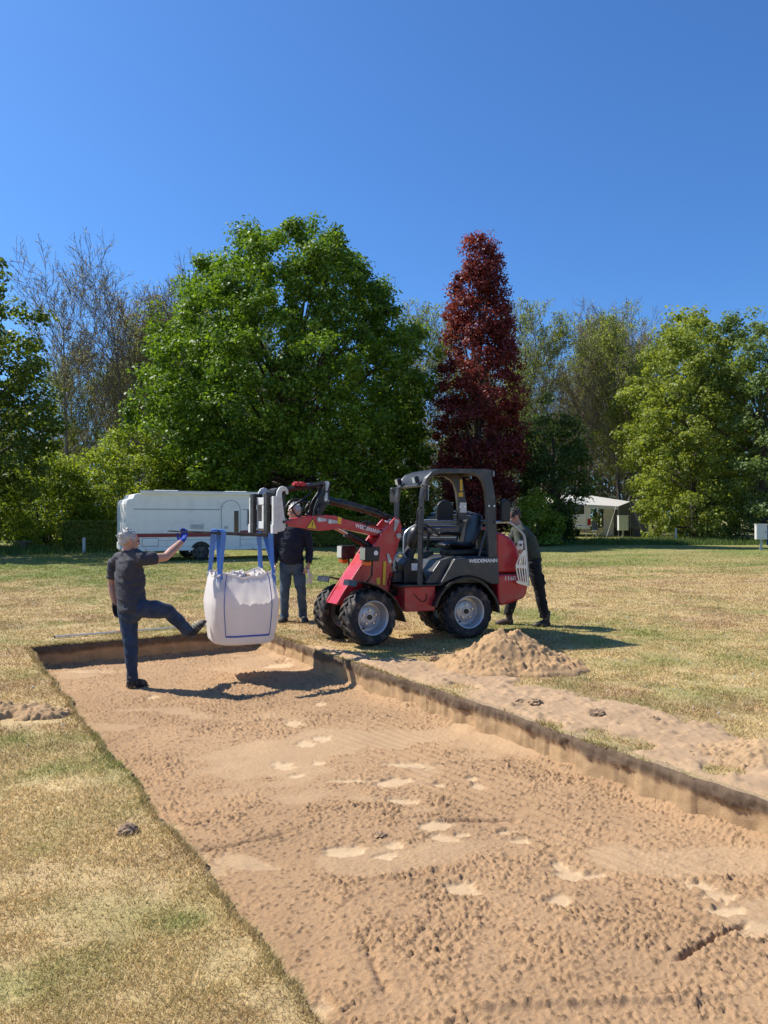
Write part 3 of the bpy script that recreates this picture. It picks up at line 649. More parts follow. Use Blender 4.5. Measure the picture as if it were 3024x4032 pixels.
for (bx, by, h, r, sd, lm, lab) in (
        (7.6, 38.5, 2.5, 1.2, 31, 'leaf_hazel', 'low bright bush behind the man at the rear of the loader'),
        (1.6, 41.5, 3.2, 1.5, 32, 'leaf_hedge', 'sunlit yellow-green bush behind the blue car'),
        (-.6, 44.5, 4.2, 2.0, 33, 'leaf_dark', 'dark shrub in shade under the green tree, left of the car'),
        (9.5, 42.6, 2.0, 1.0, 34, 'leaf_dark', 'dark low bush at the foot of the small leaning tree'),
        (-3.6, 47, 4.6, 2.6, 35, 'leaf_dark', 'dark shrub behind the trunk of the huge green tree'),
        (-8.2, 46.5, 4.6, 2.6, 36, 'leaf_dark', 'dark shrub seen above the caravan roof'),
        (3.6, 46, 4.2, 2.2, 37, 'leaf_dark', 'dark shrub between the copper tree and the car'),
        (23.4, 39.5, 2.6, 1.5, 38, 'leaf_dark', 'dark shrub behind the meter box post at the right edge')):
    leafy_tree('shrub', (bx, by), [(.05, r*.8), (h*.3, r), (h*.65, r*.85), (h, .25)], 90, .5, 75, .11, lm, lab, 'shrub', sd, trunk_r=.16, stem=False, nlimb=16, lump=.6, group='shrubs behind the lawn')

def hedge(x0, x1, y, h, dep, seed, label, rz=0.):
    rng = np.random.default_rng(seed); L = x1-x0; z0 = float(gz((x0+x1)/2, y)); root = empty('trimmed_hedge', ((x0+x1)/2, y, z0), rz); tag(root, label, 'hedge', 'trimmed hedges')
    n = int(5200*L*(h+dep)/2.4); k = rng.random(n); u = rng.random((n, 3))-.5
    P = u*np.array([L, dep, h]); N = rng.normal(size=(n, 3))*.6
    f = rng.integers(0, 4, n); sh = .10*(rng.random(n))
    P[f == 0, 2] = h/2-sh[f == 0]; N[f == 0] += (0, 0, 1)
    P[f == 1, 1] = -dep/2+sh[f == 1]; N[f == 1] += (0, -1, .2)
    P[f == 2, 1] = dep/2-sh[f == 2]; N[f == 2] += (0, 1, .2)
    e = (f == 3); P[e, 0] = np.sign(P[e, 0])*(L/2-sh[e]*1.2); N[e] += np.c_[np.sign(P[e, 0]), 0*P[e, 0], .2+0*P[e, 0]]
    P += .05*(rng.random((n, 3))-.5); P[:, 2] += h/2+.08
    leaves_mesh('foliage', P, N, .075, 'leaf_hedge', root, rng, .3+.5*rng.random(n)*(.6+.6*fbm(P[:, 0]*2, P[:, 2]*2, seed)))
    mb = MB()
    for i in range(int(L*5)):
        x = -L/2+.1+i/5; mb.tube([(x, .1*math.sin(i), -.05), (x+.05*math.cos(i*2), .1*math.cos(i), h*.55), (x+.12*math.cos(i*3), .2*math.sin(i*2), h*.92)], [.022, .016, .006], 5)
    mb.build('stems', 'bark', root)
hedge(-13.9, -10.2, 33.6, 1.22, .9, 51, 'trimmed hedge left of the white caravan')
hedge(-3.9, .4, 37.5, 1.35, 1.0, 52, 'trimmed hedge with sunlit top behind the loader arm')
hedge(-22, -18.5, 42, 1.6, 1.0, 53, 'dark trimmed hedge far back at the left edge')

def bare_tree_mesh(seed, H, lm_n):
    """branching skeleton -> (verts, faces) of the wood and leaf points"""
    rng = np.random.default_rng(seed); mb = MB(); lp = []
    def grow(p, d, L, r, lev):
        pts = [p]; k = 4 if lev < 2 else (3 if lev < 3 else 2); dd = d.copy()
        for i in range(k):
            dd = dd+rng.normal(size=3)*(.07 if lev == 0 else .16)+np.array([0, 0, .05 if lev == 0 else .16]); dd /= np.linalg.norm(dd)
            pts.append(pts[-1]+dd*L/k)
        mb.tube([tuple(q) for q in pts], [max(.014, r*(1-.8*i/k)) for i in range(k+1)], 6 if lev == 0 else (4 if lev < 2 else 3))
        if lev >= 3:
            for q in pts[1:]: lp.append(q)
        if lev == 4: return
        nb = (17, 7, 5, 3)[lev]
        for i in range(nb):
            s = (.30 if lev == 0 else .25)+(.70 if lev == 0 else .75)*(i+rng.random())/nb; s = min(s, .98); j = s*k; j0 = int(j); q = pts[j0]+(pts[j0+1]-pts[j0])*(j-j0)
            ax = rng.normal(size=3); ax -= dd*ax.dot(dd); ax /= np.linalg.norm(ax); sp = .75 if lev == 0 else .7
            nd = dd*(1-.2*sp)+ax*sp*(.75+.5*rng.random()); nd /= np.linalg.norm(nd)
            grow(q, nd, L*((.42-.16*s) if lev == 0 else .5)*(.7+.5*rng.random()), r*(.34 if lev == 0 else .5)*(1-.5*s), lev+1)
    grow(np.array([0, 0, -.1]), np.array([0, 0, 1.]), H*.92, .21, 0)
    lp = np.array(lp); idx = rng.integers(0, len(lp), lm_n); P = lp[idx]+rng.normal(size=(lm_n, 3))*.16
    return mb, P, rng
def bare_proto(seed, H, nleaf, lm, ls):
    mb, P, rng = bare_tree_mesh(seed, H, nleaf); root = empty('bare_tree' if lm == 'leaf_bud' else 'budding_tree')
    mb.build('trunk', 'bark_pale', root)
    leaves_mesh('crown', P, rng.normal(size=(len(P), 3))+(0, 0, .4), ls, lm, root, rng, rng.random(len(P)))
    return root
PROTO = [bare_proto(201, 17, 5200, 'leaf_bud', .085), bare_proto(202, 15.5, 6500, 'leaf_bud', .09), bare_proto(203, 16, 14000, 'leaf_right', .11), bare_proto(204, 14, 9000, 'leaf_hedge', .10)]
used = set(); rg = random.Random(4)
SPOT = [(-23.5,56,0,1.02,'leftmost bare tree, tallest crown above the edge tree'),(-20.6,59,1,1.12,'bare tree with twin pointed top at the left'),(-18.4,56,0,1.0,'bare tree right of the twin-topped one'),
 (-16.2,60,1,1.02,'bare tree with sloping limbs in the left gap'),(-14.0,57,3,1.12,'slim leafing tree in the middle of the left gap'),(-12.6,62,0,1.03,'bare tree in the left gap, second from the green tree'),
 (-10.8,58,1,1.04,'bare tree touching the left side of the huge green tree'),(-17.3,66,2,1.0,'leafing tree deep in the wood at left'),(-14.9,70,3,1.1,'thin leafing tree deep in the wood at left'),
 (-21.8,68,2,1.05,'leafing tree deep behind the left edge'),(-12,72,2,1.0,'leafing tree deep behind the huge green tree'),(-8.6,66,1,.95,'bare tree hidden mostly by the huge green tree'),
 (1.9,60,2,.98,'budding tree showing between the green and copper trees'),(9.6,56,2,.92,'pale budding tree right of the copper tree'),(12.4,60,3,.93,'thin leafing tree second right of the copper tree'),
 (13.9,57,0,.84,'slender bare tree above the small leaning tree'),(16.2,62,3,.94,'thin leafing tree in the middle of the right gap'),(17.2,56,2,.88,'tallest budding tree with straight trunk above the awning'),
 (20.6,62,1,.95,'bare tree left of the yellow-green tree'),(17.9,72,2,1.1,'leafing tree deep in the wood above the awning'),(8.6,74,1,1.0,'thin bare tree deep behind the copper tree'),
 (22.6,70,2,1.1,'leafing tree deep behind the yellow-green tree'),(22.5,66,0,.85,'bare tree behind the right-hand trees'),(5.6,70,3,1.0,'leafing tree mostly hidden behind the copper tree')]
for (x, y, k, s, lab) in SPOT:
    if k not in used: o = PROTO[k]; used.add(k)
    else: o = copy_tree(PROTO[k])
    o.location = (x, y, float(gz(x, y))); o.rotation_euler = (0, 0, rg.random()*6.28); o.scale = (s*.92, s*.92, s)
    tag(o, lab, 'tree', 'trees of the wood behind')
for i in range(26):      # the ranks behind, told apart only by their trunks
    x = (-26+i*1.35 if i < 13 else 9+(i-13)*1.45)+rg.uniform(-.5, .5); y = rg.uniform(62, 82); k = rg.randrange(4); s = rg.uniform(.8, 1.02)*y/70*(1.0 if i < 13 else .82)
    o = copy_tree(PROTO[k]); o.location = (x, y, float(gz(x, y))); o.rotation_euler = (0, 0, rg.random()*6.28); o.scale = (s*.92, s*.92, s)
    tag(o, 'one of the slim trees in the back rows of the wood', 'tree', 'back rows of the wood')
def wood():
    """the far wood that reads as one mass: undergrowth and distant crowns"""
    rng = np.random.default_rng(77); n = 60000
    X = (rng.random(n)*2-1)*75; Y = 72+26*rng.random(n)-abs(X)*.05
    top = 4.0+6*fbm(X*.22, Y*.1, 78, 3)+3.0*(fbm(X*.06+9, Y*.05, 79, 2))
    Z = top*rng.random(n)**.8*1.15
    P = np.stack([X, Y, gz(X, Y)+Z], -1); N = rng.normal(size=(n, 3))+(0, -.3, .5)
    o = leaves_mesh('distant_wood', P, N, .42, 'leaf_dark', None, rng, .2+.9*(fbm(X*.4, Z*.6, 80, 3)-.3)+.3*rng.random(n))
    tag(o, 'dense dark undergrowth of the wood behind all trees', 'wood', kind='stuff')
    n = 60000; X = (rng.random(n)*2-1)*70; Y = 64+32*rng.random(n); Z = 2+9.5*rng.random(n)**1.1
    d = rng.normal(size=(n, 3))*.55+np.array([0, 0, .9]); d /= np.linalg.norm(d, axis=1, keepdims=True); L = (.7+1.6*rng.random(n))[:, None]
    p = np.stack([X, Y, gz(X, Y)+Z], -1); s = np.cross(d, rng.normal(size=(n, 3))); s = s/np.linalg.norm(s, axis=1, keepdims=True)*.022
    V = np.stack([p-s, p+s, p+d*L+s*.3, p+d*L-s*.3], 1).reshape(-1, 3)
    o = np_mesh('distant_branches', V, np.arange(4*n).reshape(n, 4), 'bark_pale'); tag(o, 'tangle of bare grey branches filling the wood behind', 'wood', kind='stuff')
    mb = MB(); r = random.Random(9)
    for i in range(150):
        x = r.uniform(-60, 60); y = r.uniform(74, 100); h = r.uniform(9, 15); dx = r.uniform(-.8, .8)
        mb.tube([(x, y, .2), (x+dx*.4, y, h*.5), (x+dx, y, h)], [.15, .11, .03], 4)
    o = mb.build('distant_trunks', 'bark_pale'); tag(o, 'grey trunks standing far back in the wood', 'wood', kind='stuff')
wood()
def rough_grass():
    rng = np.random.default_rng(88); n = 26000
    X = np.concatenate([rng.normal(16, 4.0, n//2), rng.normal(-19, 3.0, n//2)]); Y = np.concatenate([38.5+5*rng.random(n//2), 30.5+5*rng.random(n//2)])
    h = .12+.3*rng.random(n)*fbm(X*1.5, Y*1.5, 89, 3); p = np.stack([X, Y, gz(X, Y)-.02], -1); a = rng.random(n)*6.28
    s = np.stack([np.cos(a), np.sin(a), 0*a], -1)*.02; tip = p+np.stack([(rng.random(n)-.5)*h, (rng.random(n)-.5)*h, h*1.2], -1)
    V = np.stack([p-s, p+s, tip], 1).reshape(-1, 3)
    c = np.array([.13, .19, .04])*(.6+.7*rng.random(n))[:, None]
    o = np_mesh('tall_grass', V, np.arange(3*n).reshape(n, 3), 'blade', fcol=c); tag(o, 'taller unmown grass under the trees at both sides', 'grass', kind='stuff')
rough_grass()

# ------------------------------------------------------------------ white caravan (rear end at left, door side to the camera)
def wheel_simple(root, x, y, r, wd, spokes, name='wheel'):
    w_ = MB().lathe([(y-.02, .02), (y-.02, r*.6), (y+.0, r*.62)], 24, (x, 0, r)).build(name, 'alloy_dark', root, smooth=True)
    MB().lathe([(y+wd*.9, r*.6), (y+wd, r*.9), (y+wd*.8, r), (y+.03, r), (y-.015, r*.94), (y-.02, r*.8), (y, r*.62)], 28, (x, 0, r)).build('tyre', 'rubber', w_, smooth=True)
    sp = MB()
    for k in range(spokes):
        a = 2*math.pi*k/spokes
        sp.tube([(x, y-.03, r), (x+math.cos(a)*r*.57, y-.025, r+math.sin(a)*r*.57)], .03, 5)
    sp.build('spokes', 'alloy_dark', w_); MB().lathe([(y+.03, .02), (y+.03, r*.6)], 20, (x, 0, r)).build('brake_disc', 'black', w_)
    return w_
def caravan():
    # local: x along the side (0 = rear end at left, 5.9 = front), y = 0 near side, +y away
    a = R(27); rx, ry = -8.72, 26.5
    o = empty('caravan', (rx, ry, float(gz(rx+2, ry+1))), a); o.scale = (.935, .935, .915); tag(o, 'long white caravan with dark red stripe, parked at left behind the men', 'caravan')
    prof = [(-.10, .42), (-.16, .9), (-.17, 2.2), (-.12, 2.36), (.08, 2.42), (.13, 2.56), (.28, 2.60), (5.2, 2.66), (5.75, 2.4), (6.05, 1.6), (6.0, .8), (5.7, .40)]
    MB().prism(prof, 0, 2.3).build('body', 'caravan_white', o, bev=.03, seg=3)
    MB().b2(.35, 5.2, -.10, .02, 2.58, 2.69).build('awning_cassette', 'caravan_white', o, bev=.02)
    MB().b2(.3, 5.25, -.104, .0, 2.69, 2.71).build('roof_rail', 'alu', o)
    MB().b2(.02, 5.7, -.012, .002, .93, 1.07).prism([(.02, 1.07), (1.9, 1.07), (4.2, 1.16), (5.8, 1.22), (5.8, 1.07)], -.012, .002).build('stripe', 'caravan_red', o)
    MB().b2(.1, 3.32, -.010, .002, 1.98, 2.015).b2(4.22, 5.5, -.010, .002, 1.98, 2.015).build('trim_line', 'caravan_grey', o)
    MB().b2(.0, 5.9, -.006, .002, .80, .815).b2(.0, 5.9, -.006, .002, .56, .57).build('panel_joint', 'caravan_grey', o)
    MB().b2(-.1, 5.8, -.03, .02, .40, .50).build('skirt', 'caravan_white', o, bev=.01)
    # door with rounded top
    dx0, dx1 = 3.38, 4.12; arc = [(dx0+(dx1-dx0)*(.5-.5*math.cos(math.pi*k/12)), 2.02+.34*math.sin(math.pi*k/12)) for k in range(13)]
    d = MB().prism([(dx1, .5), (dx0, .5)]+arc, -.02, .004).build('door', 'caravan_white', o, bev=.008)
    rim = [(dx0, -.022, .5)]+[(p[0], -.022, p[1]) for p in arc]+[(dx1, -.022, .5)]
    MB().tube(rim, .011, 6).build('door_seal', 'caravan_grey', d)
    MB().b2(dx1-.24, dx1-.06, -.03, -.018, 1.05, 1.95).build('window', 'dark_glass', d, bev=.01)
    MB().b2(dx0+.1, dx0+.26, -.035, -.018, 1.24, 1.34).build('handle', 'galv', d, bev=.01)
    wn = MB().b2(4.42, 5.3, -.025, .002, 1.36, 1.98).build('window', 'dark_glass', o, bev=.05)
    MB().tube([(4.42, -.026, 1.36), (5.3, -.026, 1.36), (5.3, -.026, 1.98), (4.42, -.026, 1.98), (4.42, -.026, 1.36)], .015, 6).build('window_frame', 'caravan_grey', wn)
    v = MB().b2(2.15, 2.72, -.012, .002, 1.22, 1.42).build('vent', 'caravan_white', o)
    for i in range(7): MB().b2(2.18, 2.69, -.018, -.011, 1.235+.026*i, 1.25+.026*i).build('slat', 'caravan_grey', v)
    MB().b2(.42, .98, -.010, .002, .60, .88).build('service_hatch', 'caravan_white', o, bev=.006)
    MB().b2(.40, 1.0, -.006, .002, .58, .90).build('hatch_seal', 'caravan_grey', o)
    arcw = [(2.58+.46*math.cos(t), .34+.46*math.sin(t)) for t in np.linspace(0, math.pi, 15)]
    MB().sheet(arcw, -.045, .05, .05).build('wheel_arch', 'caravan_white', o, smooth=True)
    MB().prism([(2.58+.44*math.cos(t), .36+.44*math.sin(t)) for t in np.linspace(0, math.pi, 15)], -.008, .002).build('wheel_well', 'black', o)
    wheel_simple(o, 2.58, -.03, .335, .2, 10)
    wheel_simple(o, 2.58, 2.3, .335, -.2, 10)
    for px in (.9, 3.6): MB().b2(px, px+.9, .2, .75, 2.60, 2.74).build('roof_vent', 'caravan_white', o, bev=.05)
    MB().b2(1.7, 2.0, 1.0, 1.4, 2.62, 2.72).build('roof_hatch', 'caravan_white', o, bev=.03)
    tl = MB().b2(-.20, -.02, .03, .22, .95, 1.5).build('tail_panel', 'caravan_white', o, bev=.03)
    MB().b2(-.19, -.0, -.004, .08, 1.0, 1.22).build('tail_light', 'tail_red', tl, bev=.015)
    MB().b2(-.22, -.12, .3, 2.0, .42, .72).build('bumper', 'caravan_white', o, bev=.04)
    for px in (.2, .5, 4.6): MB().b2(px, px+.07, -.034, -.02, .44, .47).build('side_marker', 'orange_lens', o)
    for px in (.4, 5.3): MB().tube([(px, .25, .42), (px+.25, .25, .02)], .03, 6).b2(px+.17, px+.33, .17, .33, 0, .025).build('steady_leg', 'galv', o)
    MB().tube([(5.7, 1.15, .42), (7.1, 1.15, .42)], .06, 6).tube([(6.9, 1.15, .42), (6.9, 1.15, .04)], .035, 6).build('drawbar', 'galv', o)
caravan()

# ------------------------------------------------------------------ dark blue car behind the cab
def car():
    x0, y0 = .35, 36.2; o = empty('parked_car', (x0, y0, float(gz(x0+2, y0))), R(2)); tag(o, 'dark blue parked estate car seen through the loader cab', 'car')
    # nose at left (x=0), tail at right (x=4.5); near side y = 0
    low = [(.05, .35), (.0, .62), (.10, .82), (.45, .93), (1.15, 1.02), (4.35, 1.08), (4.50, .85), (4.46, .45), (4.3, .30), (3.95, .28), (.3, .26)]
    MB().prism(low, 0, 1.82).build('body', 'car_blue', o, bev=.09, seg=4, )
    top = [(1.05, 1.0), (1.75, 1.48), (2.1, 1.62), (3.3, 1.66), (4.1, 1.56), (4.42, 1.05)]
    MB().prism(top, .12, 1.70).build('cabin', 'car_blue', o, bev=.1, seg=4)
    for q in ([(1.30, 1.08), (1.86, 1.45), (2.25, 1.54), (2.3, 1.08)], [(2.38, 1.08), (2.36, 1.55), (3.2, 1.58), (3.28, 1.09)], [(3.36, 1.09), (3.3, 1.58), (3.95, 1.5), (4.15, 1.12)]):
        w_ = MB().prism(q, .105, .125).build('window', 'dark_glass', o)
        MB().tube([(p[0], .104, p[1]) for p in q]+[(q[0][0], .104, q[0][1])], .012, 5).build('window_trim', 'steel', w_)
    MB().tube([(2.0, .3, 1.64), (2.3, .28, 1.72), (3.6, .28, 1.74), (4.0, .3, 1.62)], .018, 6).build('roof_rail', 'alu', o); MB().tube([(2.0, 1.5, 1.64), (2.3, 1.54, 1.72), (3.6, 1.54, 1.74), (4.0, 1.5, 1.62)], .018, 6).build('roof_rail', 'alu', o)
    MB().b2(.5, 4.3, -.012, .01, .48, .52).build('side_strip', 'steel', o)
    for px in (2.33, 3.3): MB().b2(px, px+.015, -.006, .01, .4, 1.06).build('door_gap', 'black', o)
    for px in (2.1, 3.1): MB().b2(px, px+.2, -.03, .0, .9, .94).build('door_handle', 'steel', o, bev=.01)
    MB().b2(1.35, 1.55, -.16, .1, 1.08, 1.2).build('mirror', 'car_blue', o, bev=.04)
    MB().b2(.02, .32, -.004, .2, .66, .80).build('headlight', 'glass_lens', o, bev=.03); MB().b2(4.28, 4.49, -.004, .15, .82, 1.0).build('tail_light', 'tail_red', o, bev=.03)
    for px in (.88, 3.55):
        MB().prism([(px+.40*math.cos(t), .33+.40*math.sin(t)) for t in np.linspace(0, 2*math.pi, 24)[:-1]], -.004, .02).build('wheel_well', 'black', o)
        wheel_simple(o, px, -.015, .33, .22, 5); wheel_simple(o, px, 1.83, .33, -.22, 5)
car()

# ------------------------------------------------------------------ far caravan with awning, meter boxes, posts
def awning_caravan():
    x0, y0 = 12.3, 50; z = float(gz(x0, y0)); o = empty('touring_caravan', (x0, y0, z)); tag(o, 'far white caravan half hidden behind the small tree at right', 'caravan')
    W = 2.25
    prof = [(0, .45), (-.08, 1.2), (-.02, 2.1), (.25, 2.5), (.6, 2.62), (5.5, 2.62), (6, 2.2), (6, .5)]   # x here = distance away
    T = Matrix.Rotation(R(90), 4, 'Z')
    MB(T).prism(prof, -W/2, W/2).build('body', 'caravan_white', o, bev=.06, seg=3)
    MB(T).b2(-.10, -.02, -.7, .7, 1.45, 2.05).build('window', 'dark_glass', o, bev=.05)
    MB(T).b2(-.12, -.0, -W/2+.05, W/2-.05, .5, .72).build('bumper', 'caravan_white', o, bev=.03)
    for s in (-1, 1): MB(T).b2(-.14, -.05, s*(W/2-.12)-.1, s*(W/2-.12)+.1, .75, 1.15).build('tail_light', 'tail_red', o, bev=.03)
    MB(T).b2(.9, 1.5, -W/2-.02, -W/2+.02, 1.35, 2.0).build('window', 'dark_glass', o, bev=.04)
    MB(T).b2(1.75, 2.35, -W/2-.02, -W/2+.02, .5, 2.25).build('door', 'caravan_white', o, bev=.03)
    MB(T).b2(1.0, 2.0, -.4, .4, 2.60, 2.72).build('roof_vent', 'caravan_white', o, bev=.04)
    for s in (-1, 1): MB(T).lathe([(s*W/2, .02), (s*W/2, .3), (s*(W/2-.2), .3)], 20, (3, 0, .3)).build('wheel', 'rubber', o)
    # awning on its right side
    a = empty('awning_tent', (x0+W/2+.03, y0+.3, z)); tag(a, 'beige and grey awning tent on the side of the far caravan', 'awning')
    def panel(name, pts, m, th=.02):
        P = [Vector(p) for p in pts]; n = (P[1]-P[0]).cross(P[2]-P[0]).normalized()*th; k = len(P)
        return MB().add(P+[p+n for p in P], [tuple(range(k)), tuple(range(2*k-1, k-1, -1))]+[(i, (i+1) % k, (i+1) % k+k, i+k) for i in range(k)]).build(name, m, a)
    panel('roof_panel', [(0, -.08, 2.64), (2.6, -.08, 2.24), (2.6, 3.4, 2.24), (0, 3.4, 2.64)], 'canvas')
    panel('sun_canopy', [(-.5, -1.0, 2.06), (1.5, -1.2, 1.94), (2.6, -.1, 2.26), (0, -.1, 2.66)], 'canvas')
    panel('canopy_valance', [(-.5, -1.0, 1.84), (1.5, -1.2, 1.74), (1.5, -1.2, 1.94), (-.5, -1.0, 2.06)], 'canvas')
    panel('front_wall', [(1.55, -.05, .05), (2.75, -.05, .05), (2.58, -.05, 2.22), (1.55, -.05, 2.36)], 'canvas_grey')
    panel('front_wall', [(.9, .0, .05), (1.55, .0, .05), (1.55, .0, 2.36), (.9, .0, 2.46)], 'canvas')
    sd = panel('side_wall', [(2.75, 0, .05), (3.0, 3.4, .05), (2.6, 3.4, 2.22), (2.6, 0, 2.22)], 'canvas_grey')
    panel('wing_wall', [(2.62, -.1, 2.2), (3.45, -1.0, .45), (3.45, -1.0, .05), (2.8, -.1, .05)], 'canvas_grey')
    w_ = panel('window', [(2.75, -.16, 1.65), (3.3, -.86, .62), (3.3, -.86, .5), (2.8, -.16, .5)], 'window_foil')
    panel('wall_skirt', [(1.55, -.08, .05), (2.78, -.08, .05), (2.76, -.08, .55), (1.55, -.08, .55)], 'black')
    for p in ((-.5, -1.0, 2.0), (1.5, -1.2, 1.9), (2.62, -.12, 2.2)): MB().tube([p, (p[0], p[1], 0)], .022, 6).build('pole', 'galv', a)
    MB().tube([(1.35, -1.2, 1.95), (.6, -1.7, .02)], .01, 4).build('guy_rope', 'canvas', a); MB().tube([(2.62, -.12, 1.95), (3.6, -1.3, .02)], .01, 4).build('guy_rope', 'canvas', a)
    # things standing under the canopy
    c = empty('camping_chair', (x0+W/2+.2, y0-.9, z), R(30)); tag(c, 'small folding camping chair under the far awning', 'chair')
    MB().b2(-.25, .25, -.22, .22, .4, .44).build('seat', 'canvas_grey', c, bev=.01); MB().box((0, .26, .72), (.5, .04, .6), Matrix.Rotation(R(-12), 3, 'X')).build('backrest', 'canvas_grey', c, bev=.01)
    for s in (-1, 1):
        MB().tube([(s*.24, -.24, 0), (s*.24, .22, .42)], .014, 5).build('leg', 'alu', c); MB().tube([(s*.24, .24, 0), (s*.24, -.22, .42)], .014, 5).build('leg', 'alu', c)
awning_caravan()
def meter_box(x, y, rz, wd, h0, h1, label, hose=False):
    o = empty('meter_box', (x, y, float(gz(x, y))), rz); tag(o, label, 'meter box', 'power meter boxes')
    MB().b2(-.05, .05, -.04, .04, -.1, h0).build('post', 'galv', o); b = MB().b2(-wd/2, wd/2, -.13, .13, h0, h1).build('cabinet', 'white_paint', o, bev=.012)
    MB().b2(-wd/2-.02, wd/2+.02, -.16, .16, h1, h1+.03).build('lid', 'white_paint', b, bev=.008); MB().b2(-wd/2+.03, wd/2-.03, -.138, -.128, h0+.04, h1-.05).build('hatch', 'white_paint', b, bev=.005)
    MB().tube([(wd/2-.08, -.145, (h0+h1)/2+.04), (wd/2-.08, -.145, (h0+h1)/2-.04)], .012, 6).build('latch', 'black', b)
    if hose: MB().tube([(wd/2+.06, 0, h1-.1), (wd/2+.08, 0, h0+.1), (wd/2+.05, 0, h0-.25)], .05, 8).build('hose_reel', 'glove_blue', o, smooth=True)
meter_box(16.75, 34.2, R(-8), .46, .48, 1.14, 'white meter box on a grey post at the right edge of the lawn', True)
meter_box(14.9, 48.0, R(5), .62, .45, 1.35, 'pale grey meter box standing in front of the far awning')
def posts():
    for (x, y, h, lab) in ((-12.55, 32.2, .66, 'thin white marker post in front of the trimmed hedge'), (16.0, 42.2, .75, 'grey marker post right of the far awning')):
        o = empty('marker_post', (x, y, float(gz(x, y)))); tag(o, lab, 'post', 'marker posts')
        MB().b2(-.05, .05, -.05, .05, -.1, h-.06).build('post', 'white_paint', o, bev=.006); MB().prism([(-.055, h-.06), (.055, h-.06), (.0, h)], -.055, .055).build('cap', 'white_paint', o)
    o = empty('bench_post', (-15.9, 34, float(gz(-15.9, 34)))); tag(o, 'low wooden stool-like post with a flat board at the far left', 'post')
    MB().b2(-.13, .13, -.12, .12, -.1, .36).build('post', 'wood', o, bev=.02); MB().b2(-.42, .38, -.18, .18, .362, .42).build('board', 'wood', o, bev=.01)
posts()
# ------------------------------------------------------------------ compact wheel loader. x forward, y left (towards the camera), z up
def fmat(x, y, deg): return Matrix.Translation((x, y, 0)) @ Matrix.Rotation(R(180+deg), 4, 'Z')
M_R = fmat(.916, 10.23, 20); M_F = fmat(-.378, 9.61, 31); F2R = M_R.inverted() @ M_F
LD = empty('wheel_loader'); LD.matrix_world = M_R
tag(LD, 'small red and black articulated wheel loader lifting a big bag on its fork', 'wheel loader')
def mf(): return MB(F2R)
WR = .35
def wheel(xf, side):
    """outer face towards side*y"""
    s = side
    hub = MB(xf).lathe([(s*.040, .0), (s*.040, .055), (s*.030, .058), (s*.03, .12), (s*.02, .135), (s*.0, .14)], 36).build('wheel', 'rim', LD, smooth=True)
    MB(xf).lathe([(s*.0, .14), (s*-.0, .175), (s*.06, .178), (s*.085, .186), (s*.115, .19), (s*.125, .205), (s*.138, .210), (s*.142, .204), (s*.140, .196)], 48).lathe([(s*-.0, .175), (s*-.12, .185), (s*-.135, .205)], 48).build('rim', 'rim', hub, smooth=True)
    bolts = MB(xf)
    for k in range(5):
        a = 2*math.pi*k/5+.3; bolts.lathe([(s*.056, .0), (s*.056, .012), (s*.03, .013)], 6, (.088*math.cos(a), 0, .088*math.sin(a)))
    bolts.build('wheel_bolts', 'steel', hub)
    MB(xf).lathe([(s*.062, 0), (s*.062, .03), (s*.03, .034)], 16).build('hub_cap', 'black', hub, smooth=True)
    MB(xf).tube([(.13, s*.10, -.12), (.125, s*.13, -.115)], .012, 8).build('valve', 'black', hub)
    R1 = WR-.024; prof = [(-.130, .205), (-.142, .23), (-.146, .27), (-.138, .305), (-.118, R1-.006), (-.06, R1), (0, R1+.003), (.06, R1), (.118, R1-.006), (.138, .305), (.146, .27), (.142, .23), (.130, .205)]
    ty = MB(xf).lathe(prof, 60); n = 19
    for k in range(n):
        for q in (-1, 1):
            a0 = 2*math.pi*(k+(.25 if q > 0 else -.25))/n; V = []
            for j in range(5):
                t = j/4; y = q*(-.012+.158*t); a = a0-.36*t**1.1; base = (R1-.004) if t < .8 else R1-.045; topr = WR-.001 if t < .7 else (WR-.010 if t < .9 else WR-.05)
                hw = (.021+.006*t)/WR
                yo = y if t < .95 else q*.149
                for rr_, ww in ((base, hw*1.15), (topr, hw*.8)):
                    for sg in (-1, 1): V.append((rr_*math.cos(a+sg*ww), yo, rr_*math.sin(a+sg*ww)))
            Fc = []
            for j in range(4):
                o = j*4
                Fc += [(o+2, o+3, o+7, o+6), (o, o+2, o+6, o+4), (o+1, o+5, o+7, o+3)]
            Fc += [(0, 1, 3, 2), (16, 18, 19, 17)]
            ty.add(V, Fc)
    ty.build('tyre', 'rubber', hub)
for s in (1, -1):
    wheel(Matrix.Translation((0, s*.355, WR)), s); wheel(F2R @ Matrix.Translation((0, s*.355, WR)), s)
